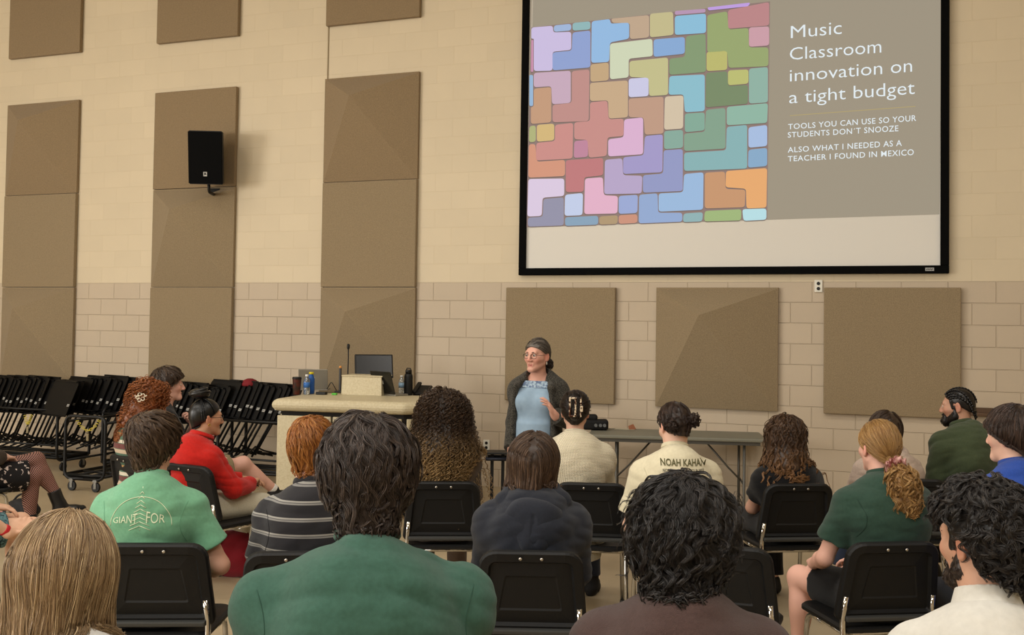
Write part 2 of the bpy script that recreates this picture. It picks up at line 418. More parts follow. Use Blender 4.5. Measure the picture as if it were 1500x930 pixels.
def text_mesh(s, size=1.0, space=1.0, bold=0.0):
    cu = bpy.data.curves.new('text', 'FONT'); cu.body = s; cu.size = size; cu.space_character = space; cu.offset = bold; cu.resolution_u = 3
    o = bpy.data.objects.new('text', cu); COL.objects.link(o); bpy.context.view_layer.update()
    dg = bpy.context.evaluated_depsgraph_get(); me = bpy.data.meshes.new_from_object(o.evaluated_get(dg))
    bpy.data.objects.remove(o)
    V = np.array([v.co[:] for v in me.vertices]).reshape(-1, 3); F = [list(p.vertices) for p in me.polygons]
    return V, F
def poly_mesh(name, V, F, m, parent=None):
    me = bpy.data.meshes.new(name); me.from_pydata([tuple(v) for v in V], [], F); me.update()
    return link_mesh(name, me, m, parent)
def slide_line(name, s, L, Rr, hcap, m, bold=0.0, capunit=0.73, space=1.0):
    """a line of slide text from baseline start L to baseline end Rr (photo pixels), cap height hcap"""
    V, F = text_mesh(s, 1.0, space, bold); w = V[:, 0].max()-V[:, 0].min(); V[:, 0] -= V[:, 0].min()
    out = []
    for x, y, _ in V:
        t = x/w; k = 1+.09*(t-.5)
        out.append(sp(L[0]+(Rr[0]-L[0])*t, L[1]+(Rr[1]-L[1])*t-y/capunit*hcap*k, .003))
    return poly_mesh(name, out, F, m, scrn)
M_txt = emis('slide lettering', (235, 245, 250), .95)
slide_line('title_lettering', 'Music', (1158.5, 56), (1233, 49.5), 20, M_txt, -.006)
slide_line('title_lettering', 'Classroom', (1157, 88), (1291, 77), 20, M_txt, -.006)
slide_line('title_lettering', 'innovation on', (1157, 119.5), (1336, 105), 20, M_txt, -.006)
slide_line('title_lettering', 'a tight budget', (1156, 151.5), (1340, 137.5), 20, M_txt, -.006)
slide_line('subtitle_lettering', 'TOOLS YOU CAN USE SO YOUR', (1154.5, 189.5), (1342, 177), 8.6, M_txt, .004, space=1.08)
slide_line('subtitle_lettering', 'STUDENTS DON´T SNOOZE', (1154, 201.5), (1316, 192), 8.6, M_txt, .004, space=1.08)
slide_line('subtitle_lettering', 'ALSO WHAT I NEEDED AS A', (1154, 223.5), (1321, 213.5), 8.6, M_txt, .004, space=1.08)
slide_line('subtitle_lettering', 'TEACHER I FOUND IN MEXICO', (1154, 236.5), (1338.5, 227), 8.6, M_txt, .004, space=1.08)
b = MB(); b.poly([sp(1157, 169.8, .002), sp(1341, 156.2, .002), sp(1341, 155.3, .002), sp(1157, 168.9, .002)]); b.build('slide_rule', emis('slide rule', (200, 180, 120), .8), scrn)

# ---------------------------------------------------------------- wall loudspeaker
M_black = mat('black plastic', (16, 16, 16), 0.5, 0.35)
M_grille = mat('black steel grille', (7, 7, 7), 0.7, 0.08, bump=(900, .002))
ctr = aty(306, 231, WY-.38)
sp_ = empty('loudspeaker', (ctr[0], ctr[1], ctr[2]), .42, 'black loudspeaker hung on the wall panel by a bracket', 'loudspeaker')
tilt = Matrix.Rotation(.16, 3, 'X')
def trap(w0, w1, d, h):  # front width w0 at y=-d/2, back width w1
    return [[(-w0/2, -d/2, z), (w0/2, -d/2, z), (w1/2, d/2, z), (-w1/2, d/2, z)] for z in (-h/2, h/2)]
b = MB(); b.loops([[tuple(tilt @ Vector(p)) for p in l] for l in trap(.40, .27, .36, .62)])
bmesh.ops.bevel(b.bm, geom=list(b.bm.edges), offset=.012, segments=2, affect='EDGES'); b.build('cabinet', M_black, sp_)
g = MB().box(tuple(tilt @ Vector((0, -.184, 0))), (.385, .012, .60), M=tilt, bev=.004).build('grille', M_grille, sp_)
V, F = text_mesh('JBL', .034, 1.0, .002); V -= (V.max(0)+V.min(0))/2
pl = MB().box(tuple(tilt @ Vector((0, -.192, -.19))), (.042, .004, .05), M=tilt).build('badge', mat('silver badge', (190, 188, 180), .4), sp_)
poly_mesh('badge_lettering', [tuple(tilt @ Vector((x*.62, -.1945, -.19+y))) for x, y, _ in V], F, M_black, sp_)
b = MB().tube([(0, .02, -.30), (0, .06, -.40), (0, .30, -.40)], .018, rounded=.04); b.box((0, .33, -.40), (.12, .03, .16)); b.build('bracket', M_black, sp_)

# ---------------------------------------------------------------- wall sockets, tray
M_plate = mat('ivory socket plate', (232, 228, 214), 0.4)
def socket(x, z, label):
    r = empty('wall_socket', (x, WY, z), 0, label, 'wall socket')
    MB().box((0, -.006, 0), (.075, .012, .118), bev=.003).build('cover_plate', M_plate, r)
    for dz in (-.025, .025): MB().lathe([(.0165, 0), (.0165, .004)], (0, -.012, dz), 16, M=Matrix.Rotation(math.pi/2, 3, 'X')).build('outlet', M_black, r)
p = aty(1199, 419, WY); socket(p[0], p[2], 'ivory double wall socket just under the projection screen')
p = aty(713, 652, WY); socket(p[0], p[2], 'ivory wall socket low on the wall behind the teacher')
p = aty(1452, 607, WY)
MB().box((.25, -.05, 0), (.9, .10, .03), bev=.006).box((.25, -.012, .03), (.9, .02, .06)).build('wall_ledge', mat('brown ledge', (92, 70, 52), .5))
o = COL.objects['wall_ledge']; o.location = (p[0], WY, p[2]); tag(o, 'narrow brown ledge on the wall behind the man with braids', 'ledge')
# ---------------------------------------------------------------- chairs
M_chair = mat('black moulded plastic', (15, 15, 15), 0.55, 0.3, bump=(300, .0006))
M_chrome = mat('chrome', (205, 203, 198), 0.12, 0.5, metal=1.0)
M_bolt = mat('steel bolt', (190, 186, 178), 0.3, 0.5, metal=1.0)
M_glide = mat('grey glide', (70, 68, 64), 0.6)
CH_TOP = 0.83
def make_chair(name='music_chair'):
    t = empty(name)
    T = Matrix.Translation((0, -.195, .475)) @ Matrix.Rotation(.2, 4, 'X')
    def loop(i, y, bend=.5):
        o = rrect(.47-2*i, .425-2*i, i, .362-i, max(.03-i, .008), max(.075-i, .012))
        return [tuple(T @ Vector((x, y+bend*x*x, z))) for x, z in o]
    b = MB(); b.loops([loop(.02, .02), loop(.004, .016), loop(0, .01), loop(0, -.010), loop(.007, -.019), loop(.040, -.019), loop(.050, -.002), loop(.105, -.002), loop(.112, .003)], smooth=False)
    bk = b.build('backrest', M_chair, t)
    for s in (-1, 1):
        p = T @ Vector((s*.043, -.016, .338)); MB().lathe([(.0068, 0), (.0068, .0025), (.004, .0045)], p, 12, M=(T.to_3x3() @ Matrix.Rotation(math.pi/2, 3, 'X'))).build('bolt', M_bolt, bk)
    b = MB(); b.box(tuple(T @ Vector((0, -.008, .020))), (.40, .028, .022), M=Matrix.Rotation(.2, 3, 'X'), bev=.006); b.build('lower_rail', mat('grey black rail', (62, 62, 60), .5), bk)
    # seat
    def sl(i, z):
        return [(x, y-.205, z+.02*(y-.2)*.3) for x, y in rrect(.42-2*i, .46-2*i, i, .44-i, max(.05-i, .01), max(.07-i, .01))]
    MB().loops([sl(.02, .424), sl(0, .432), sl(0, .446), sl(.012, .456), sl(.06, .450)], smooth=False).build('seat', M_chair, t)
    b = MB().tube([(-.19, -.17, .418), (-.19, .19, .418), (.19, .19, .418), (.19, -.17, .418)], .0105, 10, closed=True); b.build('seat_frame', M_chrome, t)
    for s in (-1, 1):
        # rear leg carries on up inside the rim of the back
        g = MB().tube([tuple(T @ Vector((s*.200, .004, .12))), tuple(T @ Vector((s*.208, .004, .0))), (s*.209, -.215, .36), (s*.214, -.30, .014)], .0125, 10, rounded=.05).build('leg', M_chrome, t)
        MB().lathe([(.016, 0), (.018, .004), (.015, .03)], (s*.214, -.30, 0), 12).build('glide', M_glide, g)
        g = MB().tube([(s*.195, .02, .415), (s*.195, .185, .415), (s*.205, .235, .014)], .0125, 10, rounded=.06).build('leg', M_chrome, t)
        MB().lathe([(.016, 0), (.018, .004), (.015, .03)], (s*.205, .235, 0), 12).build('glide', M_glide, g)
    return t
_chair = [None]
def put_chair(p, theta, label, group=None):
    """p: world point of the middle of the chair back's top edge, or of the seat when given as (x, y)"""
    if _chair[0] is None: _chair[0] = make_chair(); c = _chair[0]
    else: c = copy_tree(_chair[0])
    if len(p) == 3:
        dx = Vector((0, -.262, 0)); dx.rotate(Matrix.Rotation(theta, 3, 'Z')); p = (p[0]-dx.x, p[1]-dx.y)
    c.location = (p[0], p[1], 0); c.rotation_euler = (0, 0, theta)
    tag(c, label, 'chair', group)
    return c
GC = 'black music chairs of the audience'
def seat_at(u, v, dth):
    """floor point under the seat and heading of a chair whose back's top edge is seen at a photo pixel"""
    th = view_theta(u)+dth; d = Vector((0, -.262, 0)); d.rotate(Matrix.Rotation(th, 3, 'Z')); p = atz(u, v, CH_TOP)
    return v3_(p[0]-d.x, p[1]-d.y, 0), th
def v3_(*a): return np.array(a, float)
SEATS = dict(hoodie=(778, 808, .0), lightgreen=(226, 797, -.28), striped=(436, 809, -.10), curls=(650, 706, .0), clip=(866, 708, .0), wavy=(1172, 709, .40),
             pony=(1312, 795, .50), empty=(1056, 800, -.12), bob=(1338, 702, .25), olive=(1432, 697, .5), red=(272, 681, -.85), copper=(180, 668, -1.12))
def chair_px(key, label):
    p, th = seat_at(*SEATS[key]); return put_chair((p[0], p[1]), th, label, GC)

# ---------------------------------------------------------------- lectern desk
M_lam = mat('speckled beige laminate', (208, 196, 164), 0.45, 0.3, mix=((196, 182, 148), 60, 0.15))
M_gap = mat('dark gap', (30, 26, 22), 0.8)
DZ = 1.045
A = atz(397, 583.6, DZ); B = atz(592, 589.6, DZ)
dth = math.atan2(B[1]-A[1], B[0]-A[0]); dW = float(np.linalg.norm((B-A)[:2])); dD = .95
desk = empty('lectern_desk', (A[0], A[1], 0), dth, 'wide beige laminate teaching desk at the wall, with rounded top edge', 'lectern')
th = .115
FP = [(0, 0), (dW, 0), (dW+.36, .30), (dW+.36, dD), (0, dD)]
def inset(poly, d):
    P = [Vector((*p, 0)) for p in poly]; n = len(P); out = []
    for i in range(n):
        a = (P[i]-P[i-1]).normalized(); b_ = (P[(i+1) % n]-P[i]).normalized()
        na = Vector((-a.y, a.x, 0)); nb = Vector((-b_.y, b_.x, 0)); m = (na+nb); m = m/(m.dot(na)) if abs(m.dot(na)) > 1e-6 else na
        out.append((P[i].x+m.x*d, P[i].y+m.y*d))
    return out
def rounded_fp(d, r=.03):
    Q = inset(FP, d); return [(p[0], p[1]) for p in rpoly(Q, r, 3)]
b = MB(); b.loops([[(x, y, DZ-th/2+th/2*math.sin(a)) for x, y in rounded_fp(th/2*(1-math.cos(a)))] for a in np.linspace(-math.pi/2, math.pi/2, 9)], smooth=False)
b.build('desktop', M_lam, desk)
b = MB(); b.loops([[(x, y, z) for x, y in inset(FP, .075)] for z in (.03, DZ-th-.002)]); b.build('carcass', M_gap, desk)
for x0, x1 in ((.045, .565), (.585, dW-.04)):
    MB().box(((x0+x1)/2, .060, (DZ-th-.05)/2+.02), (x1-x0, .03, DZ-th-.07), bev=.005).build('front_panel', M_lam, desk)
ang = math.atan2(.30, .36); MB().box((dW+.155, .19, (DZ-th-.05)/2+.02), (.38, .03, DZ-th-.07), rz=ang, bev=.005).build('corner_panel', M_lam, desk)
for x in (.06, dW+.30):
    MB().box((x, (dD+.36)/2 if x > 1 else dD/2+.04, (DZ-th-.03)/2+.01), (.02, dD-.46 if x > 1 else dD-.12, DZ-th-.05), bev=.004).build('side_panel', M_lam, desk)
for x in (.07, .55, .60, dW-.07): MB().lathe([(.006, 0), (.006, .003)], (x, .046, DZ-th-.062), 8, M=Matrix.Rotation(math.pi/2, 3, 'X')).build('screw', M_bolt, desk)
def onDesk(u, v): p = atz(u, v, DZ); return (p[0], p[1], DZ+.001)
def scale_px(p): return float(np.dot(np.array(p)-EYE, FWD))/FPX     # metres per photo pixel there
VT = YAW
# small reading slope on the desk
p = onDesk(529, 579); k = scale_px(p)
r = empty('reading_stand', p, dth, 'beige laminate box standing on the desk in front of the monitor', 'lectern box')
w = 62*k; h = 27*k
b = MB(); b.loops([[(-w/2, 0, 0), (w/2, 0, 0), (w/2-.01, .02, h), (-w/2, .02, h)], [(-w/2, .30, 0), (w/2, .30, 0), (w/2-.01, .30, h*1.0), (-w/2, .30, h*1.0)]]); b.build('box_body', M_lam, r)
MB().box((0, .16, h+.006), (w+.01, .30, .012), bev=.004).build('box_top', M_lam, r)
# monitor
p = onDesk(548, 576); k = scale_px(p)
c0 = np.array(onDesk(546, 575)); c0 = c0+np.array([-math.sin(VT), math.cos(VT), 0])*.05
r = empty('computer_monitor', (c0[0], c0[1], DZ+.001), VT+.25, 'black flat monitor tilted back behind the beige box', 'monitor')
b = MB(); Tm = Matrix.Rotation(-.35, 3, 'X'); b.box((0, .0, .265), (.39, .03, .25), M=Tm, bev=.008); b.build('display', M_black, r)
MB().box((0, -.004, .265), (.36, .028, .22), M=Tm).build('bezel_panel', mat('dark display', (20, 20, 22), .25, .5), r)
b = MB().box((0, .05, .08), (.06, .03, .16)).box((0, .05, .006), (.22, .16, .012), bev=.003); b.build('stand', M_black, r)
# laptops
M_silver = mat('silver laptop shell', (150, 146, 136), 0.35, 0.5, metal=.6)
def laptop(name, p, th, label, m, w=.32, d=.22, tilt=.25):
    r = empty(name, p, th, label, 'laptop')
    MB().box((0, 0, .009), (w, d, .018), bev=.004).build('keyboard_base', M_silver, r)
    T = Matrix.Rotation(tilt, 3, 'X')
    c = Vector((0, -d/2, .016))+T @ Vector((0, 0, d/2))
    MB().box(tuple(c), (w, .008, d), M=T, bev=.003).build('screen_lid', m, r)
    pz = Vector((0, -d/2, .016))+T @ Vector((0, -.0048, d*.52))
    MB().box(tuple(pz), (.035, .001, .035), M=T, bev=.0003).build('lid_mark', mat('lid mark', (205, 202, 195), .3), r)
    return r
laptop('silver_laptop', onDesk(461, 571), VT+.05, 'silver laptop open on the desk behind the water bottle', M_silver, .30, .21, .22)
laptop('black_laptop', tuple(np.array(onDesk(569, 579))+np.array([.02, .08, 0])), VT-.75, 'laptop with black lid open at the right end of the desk', mat('black glossy lid', (14, 14, 15), .2, .5), .31, .23, .3)
# cup, bottles
def cup(p, k):
    r = empty('paper_cup', p, 0, 'dark paper coffee cup at the left end of the desk', 'cup')
    MB().lathe([(.030, 0), (.033, .004), (.043, .150), (.0435, .155)], n=24).build('cup_body', mat('dark cup print', (46, 36, 28), .5, mix=((84, 36, 26), 25, .08)), r)
    MB().lathe([(.046, .152), (.046, .160), (.041, .170), (.041, .172)], n=24).build('lid', mat('black lid', (20, 18, 17), .4), r)
cup(onDesk(434.5, 578), 0)
M_clear = mat('clear bottle plastic', (225, 235, 240), 0.08, 0.5, trans=0.85)
def bottle(p, label, body, cap, lab=None, h=.2, r0=.032, capr=.016):
    r = empty('water_bottle', p, 0, label, 'bottle')
    MB().lathe([(r0*.8, 0), (r0, .006), (r0, h*.30), (r0*.94, h*.34), (r0, h*.40), (r0, h*.68), (r0*.85, h*.76), (capr*.85, h*.88), (capr*.85, h*.92)], n=20).build('bottle_body', body, r)
    MB().lathe([(capr, h*.90), (capr, h*.985), (capr*.9, h)], n=16).build('cap', cap, r)
    if lab: MB().lathe([(r0*1.02, h*.36), (r0*1.02, h*.62)], n=20).build('label_band', lab, r)
M_white = mat('white plastic', (230, 230, 226), .4)
bottle(onDesk(449, 578), 'clear water bottle with blue label beside the coffee cup', M_clear, M_white, mat('blue label', (60, 110, 180), .4), .195)
bottle(onDesk(455.5, 577), 'blue sports bottle with yellow cap next to the silver laptop', mat('blue bottle', (40, 88, 160), .3), mat('yellow cap', (214, 196, 40), .4), None, .215, .034, .024)
bottle(onDesk(588, 578), 'clear plastic water bottle beside the tall black flask', M_clear, M_white, mat('pale blue label', (150, 180, 205), .4), .19, .03)
r = empty('black_flask', onDesk(598, 579), 0, 'tall black drinking flask at the right end of the desk', 'flask')
MB().lathe([(.040, 0), (.043, .005), (.043, .185), (.038, .205), (.030, .212), (.030, .216)], n=24).build('flask_body', mat('matte black flask', (18, 18, 18), .5), r)
MB().lathe([(.032, .212), (.032, .246), (.029, .252)], n=24).build('lid', mat('black lid', (20, 18, 17), .4), r)
MB().tube([(-.022, 0, .250), (-.020, 0, .266), (.020, 0, .266), (.022, 0, .250)], .005, 8, rounded=.01).build('carry_loop', M_black, r)
# gooseneck microphone
r = empty('gooseneck_microphone', onDesk(509, 576), 0, 'thin black gooseneck microphone rising from the desk', 'microphone')
MB().lathe([(.05, 0), (.05, .01), (.02, .02), (.012, .04)], n=20).build('base', M_black, r)
MB().tube([(0, 0, .03), (0, 0, .2), (.002, 0, .35), (0, 0, .455)], .006, 8).build('gooseneck', M_black, r)
MB().lathe([(.008, .44), (.014, .45), (.015, .48), (.009, .495)], n=14).build('capsule', M_black, r)
# document camera arm
r = empty('document_camera', onDesk(496.5, 575), 0, 'slim upright black camera arm left of the microphone', 'document camera')
MB().box((0, .02, .008), (.09, .07, .016), bev=.004).build('base', M_black, r)
MB().box((0, .02, .13), (.022, .02, .24), bev=.004).build('arm', mat('dark grey arm', (46, 44, 42), .4), r)
MB().lathe([(.013, .245), (.014, .262), (.008, .268)], (0, .02, 0), 14).build('tip_lamp', mat('orange tip', (220, 150, 80), .4), r)
MB().tube([(-.03, 0, .02), (-.09, 0, .11), (-.14, 0, .03)], .004, 6, rounded=.03).build('cable', M_black, r)
b = MB().box((0, 0, .013), (.10, .06, .026), bev=.004); o = b.build('power_box', M_black); o.location = onDesk(471, 578); o.rotation_euler = (0, 0, dth)
tag(o, 'small black box lying on the desk in front of the silver laptop', 'box')
b = MB().box((0, 0, .009), (.05, .04, .018), bev=.006); o = b.build('sticky_note_block', mat('green block', (92, 190, 70), .5)); o.location = onDesk(490, 578.5); o.rotation_euler = (0, 0, dth)
tag(o, 'small bright green block on the desk left of the beige box', 'note block')
r = empty('desk_telephone', onDesk(618, 578.5), VT-.3, 'black telephone at the far right of the desk, behind the flask', 'telephone')
T = Matrix.Rotation(.5, 3, 'X')
MB().box((0, 0, .045), (.17, .16, .03), M=T, bev=.008).build('body', M_black, r)
MB().box((-.055, 0, .07), (.045, .19, .03), M=T, bev=.012).build('handset', M_black, r)
MB().box((.03, .03, .072), (.08, .05, .004), M=T).build('display_panel', mat('grey display', (88, 90, 88), .3), r)
MB().box((0, .05, .03), (.15, .03, .06)).build('foot', M_black, r)

# ---------------------------------------------------------------- folding table
M_tab = mat('grey table top', (128, 126, 112), 0.5, 0.3)
M_leg = mat('grey steel', (92, 90, 84), 0.4, 0.5, metal=.4)
A = atz(862, 636.2, .735); B = atz(1124, 643.6, .735)
tth = math.atan2(B[1]-A[1], B[0]-A[0]); tW = float(np.linalg.norm((B-A)[:2]))
tab = empty('folding_table', (A[0], A[1], 0), tth, 'long grey folding table standing along the front wall', 'table')
TD = .66
MB().box((tW/2, TD/2, .718), (tW, TD, .034), bev=.010).build('table_top', M_tab, tab)
MB().box((tW/2, .03, .686), (tW-.12, .02, .03)).box((tW/2, TD-.03, .686), (tW-.12, .02, .03)).build('apron', M_leg, tab)
for x in (.26, tW-.20):
    b = MB().tube([(x, .07, .69), (x, .07, .02), (x, .07, .0)], .0135, 10); b.tube([(x, TD-.07, .69), (x, TD-.07, .0)], .0135, 10)
    b.tube([(x, .07, .30), (x, TD-.07, .30)], .010, 8); b.tube([(x, .07, .10), (x, TD-.07, .10)], .010, 8)
    lg = b.build('leg_frame', M_leg, tab)
    s = 1 if x < tW/2 else -1
    MB().tube([(x, TD/2, .30), (x+s*.12, TD/2, .42), (x+s*.36, TD/2, .69)], .009, 8).build('brace', M_leg, lg)
def onTab(u, v): p = atz(u, v, .735); return (p[0], p[1], .737)
r = empty('camera_case', onTab(872, 629.5), tth+.1, 'black camera case lying on the grey folding table', 'camera case')
MB().box((0, 0, .052), (.25, .16, .10), bev=.025, seg=3).build('case_body', mat('black nylon', (17, 17, 18), .7), r)
MB().box((-.06, 0, .12), (.16, .12, .06), bev=.025, seg=3).build('top_pouch', mat('black nylon', (17, 17, 18), .7), r)
for x in (.0, .045, .085): MB().lathe([(.016, 0), (.016, .015)], (x, -.08, .05), 12, M=Matrix.Rotation(math.pi/2, 3, 'X')).build('buckle', mat('grey buckle', (110, 112, 112), .3, .5), r)
b = MB()
b.poly([(-.10, -.06, .001), (.10, -.06, .001), (.12, .09, .001), (-.08, .09, .001)]); b.poly([(.05, -.02, .002), (.12, .0, .004), (.09, .05, .05), (.04, .04, .03)], 1)
o = b.build('paper_sheet', [mat('cream paper', (196, 188, 166), .7), mat('brown paper', (150, 96, 70), .7)]); o.location = onTab(914, 629); o.rotation_euler = (0, 0, tth)
tag(o, 'cream paper with a curled brown corner on the grey table', 'paper')

# small black stand at the teacher's hand
p = atz(729, 661, .58)
r = empty('side_stand', (p[0], p[1], 0), VT, 'low black stand under the teacher\'s hanging hand', 'stand')
MB().box((.0, 0, .572), (.26, .22, .018), bev=.006).build('top_plate', M_black, r)
MB().tube([(-.10, -.10, .52), (.10, -.10, .52), (.10, .10, .52), (-.10, .10, .52)], .016, 10, closed=True).build('handle_ring', mat('blue black tube', (26, 30, 42), .4), r)
for x in (-.05, .05): MB().box((x, 0, .29), (.03, .05, .54)).build('upright', M_black, r)
MB().box((0, 0, .012), (.32, .28, .024), bev=.006).build('base_plate', M_black, r)

# ---------------------------------------------------------------- music stands nested on their carts
M_stand = mat('black powder coat', (9, 9, 9), 0.5, 0.25)
M_desk = mat('black desk sheet', (11, 10, 10), 0.5, 0.22)
M_label = mat('white label', (190, 188, 182), .5)
def make_stand():
    """leans along its row: x is the row, y points to the viewer's side (-y)"""
    t = empty('music_stand')
    lean = .56
    def L(x, z): return (x+z*math.tan(lean)*1.0, z)
    # post
    px, pz = L(0, .60)
    MB().tube([(0, 0, .12), (px*.5, 0, .36), (px, 0, .60)], .012, 8).build('post', M_stand, t)
    T = Matrix.Rotation(-.22, 4, 'X')
    def q(x, y, z): v = T @ Vector((x, y, z)); return (v.x+px-.05, v.y-.03, v.z+.50)
    out = [(-.27, 0), (.25, 0), (.37, .37), (.35, .40), (-.13, .40), (-.16, .37)]
    b = MB(); b.loops([[q(x, -.004, z) for x, z in out], [q(x, .004, z) for x, z in out]])
    b.box(q(0, -.035, .0), (.50, .07, .006)); b.box(q(.11, .0, .40), (.46, .03, .014))
    b.build('desk', M_desk, t)
    b = MB(); b.poly([q(.232, -.0055, .12), (q(.278, -.0055, .12)), q(.286, -.0055, .145), q(.240, -.0055, .145)])
    sk = b.build('label_sticker', M_label, t)
    b = MB()
    for i in range(5): b.poly([q(.240+.008*i, -.0065, .126), q(.244+.008*i, -.0065, .126), q(.247+.008*i, -.0065, .139), q(.243+.008*i, -.0065, .139)])
    b.build('sticker_print', M_black, sk)
    b = MB()
    for a in (-1.25, 1.25): b.tube([(0, 0, .20), (.10*math.cos(a), .10*math.sin(a), .15), (.26*math.cos(a)*.55, .26*math.sin(a), .11)], .010, 6)
    b.build('base_legs', M_stand, t)
    return t
stand0 = None
SG = 'black music stands nested on the carts'
S_A = aty(-25, 600, WY-.95); S_B = aty(425, 600, WY-.95)
nst = 58; rg = random.Random(4)
sx = np.linspace(S_A[0]-.2, S_B[0]-.45, nst)
lift = []
for i, x in enumerate(sx):
    u_ = (x-S_A[0])/(S_B[0]-S_A[0])
    if i == 0: stand0 = s = make_stand()
    else: s = copy_tree(stand0)
    block = int(u_*4.2)
    s.location = (x+rg.uniform(-.018, .018), WY-.95+.05*(block % 2)+rg.uniform(-.006, .006), .17+rg.uniform(-.03, .03)+(.02 if block % 2 else -.015))
    s.rotation_euler = (0, 0, -.30)
    tag(s, 'black music stand nested with its like along the wall', 'music stand', SG)
# one stand at the front of the row shows its whole desk
s = copy_tree(stand0); p = aty(98, 640, WY-1.15); s.location = (p[0]-.38, p[1], .15)
tag(s, 'music stand whose wide black desk faces the room, with a bright white label', 'music stand', SG)
# carts
M_tube = mat('black steel tube', (11, 11, 11), 0.45, 0.3)
def make_cart():
    t = empty('stand_cart')
    Lc, W = 1.55, .50
    b = MB()
    b.tube([(0, -W/2, .16), (Lc, -W/2, .16), (Lc, W/2, .16), (0, W/2, .16)], .018, 8, closed=True); b.tube([(.25, -W/2, .16), (.25, W/2, .16)], .014, 8); b.tube([(Lc-.25, -W/2, .16), (Lc-.25, W/2, .16)], .014, 8)
    b.tube([(0, -.09, .16), (Lc, -.09, .16)], .014, 8); b.tube([(0, .09, .16), (Lc, .09, .16)], .014, 8)
    b.build('base_frame', M_tube, t)
    for x in (0, Lc):
        MB().tube([(x, 0, .125), (x, -W/2, .125), (x, -W/2, .76), (x, W/2, .76), (x, W/2, .125), (x, 0.001, .125)], .017, 10, rounded=.09).build('end_hoop', M_tube, t)
    for y in (-W/2, W/2):
        MB().tube([(0, y, .70), (Lc, y, .70)], .014, 8).build('side_rail', M_tube, t)
        MB().tube([(0, y, .30), (Lc, y, .30)], .012, 8).build('side_rail', M_tube, t)
    for x in (.0, Lc):
        for y in (-W/2+.10, W/2-.10):
            c = MB().box((x, y, .112), (.05, .05, .02)).box((x-.018, y, .08), (.005, .03, .09)).box((x+.018, y, .08), (.005, .03, .09)).build('caster', mat('zinc fork', (120, 118, 112), .35, .5, metal=.7), t)
            MB().lathe([(.044, -.013), (.050, -.009), (.050, .009), (.044, .013)], (x, y, .050), 18, M=Matrix.Rotation(math.pi/2, 3, 'Y')).build('wheel', M_black, c)
    return t
cart = make_cart()
p = atz(107, 719, 0); cart.location = (p[0]+.12, p[1]+.02, 0); cart.rotation_euler = (0, 0, 0)
# the near cart stands end-on: its hoop faces the room
cart.rotation_euler = (0, 0, math.pi/2-.12+.15); tag(cart, 'black tube cart standing end-on, a yellow chain hanging on its hoop', 'stand cart', 'carts under the music stands')
for i, (u_, lab) in enumerate([(-40, 'black tube cart behind the crossed legs at the left edge'), (172, 'black tube cart along the wall behind the red haired woman'), (318, 'black tube cart along the wall beside the teaching desk')]):
    c = copy_tree(cart); q = aty(u_, 700, WY-.95); c.location = (q[0], WY-.95, 0); c.rotation_euler = (0, 0, 0); tag(c, lab, 'stand cart', 'carts under the music stands')
# yellow chains with padlocks
M_yel = mat('yellow plastic chain', (206, 186, 70), 0.4)
def chain(p, label, w=.11):
    r = empty('yellow_chain', p, YAW, label, 'chain')
    b = MB(); n = 12
    for i in range(n):
        t = i/(n-1); x = (t-.5)*2*w; z = -.10+.10*(abs(2*t-1))**1.6
        ang = 0 if i % 2 else math.pi/2
        R = Matrix.Rotation(math.atan2(.2*(2*t-1), 1)*1.2, 3, 'Y') @ Matrix.Rotation(ang, 3, 'X')
        b.tube([tuple(Vector((x, -.03, z))+R @ Vector((.016*math.cos(2*math.pi*k/10), 0, .009*math.sin(2*math.pi*k/10)))) for k in range(10)], .0032, 6, closed=True)
    b.build('links', M_yel, r)
    MB().box((0, -.035, -.165), (.028, .014, .075), bev=.004).tube([(-.008, -.035, -.13), (-.008, -.035, -.105), (.008, -.035, -.105), (.008, -.035, -.13)], .003, 6).build('padlock', mat('brass padlock', (122, 110, 84), .35, .5, metal=.6), r)
HN = Vector((cart.location.x, cart.location.y, 0))
q = at(131, 616, float(np.dot(np.array([p[0], p[1], .7])-EYE, FWD))-.05); chain(tuple(q), 'yellow plastic chain with padlock on the hoop of the end-on cart')
q = aty(43, 608, WY-1.27); chain(tuple(q), 'yellow plastic chain with padlock hanging near the seated woman at the left edge', .035)
# red cap on the stands
r = empty('red_cap', tuple(aty(366, 565, WY-.98)), YAW+.3, 'small dark red cap lying on top of the music stands', 'cap')
MB().lathe([(.085, 0), (.088, .02), (.07, .06), (.03, .078), (.004, .08)], n=20).build('crown', mat('dark red cloth', (120, 28, 34), .8), r)
b = MB(); b.loops([[(.085*math.cos(a)*(1+k), .075*math.sin(a)-.02-.09*k*math.sin(math.pi*j/8), .004) for j, a in enumerate(np.linspace(math.pi, 2*math.pi, 9))] for k in (0, .02)], False, False); b.build('brim', mat('dark red cloth', (120, 28, 34), .8), r)
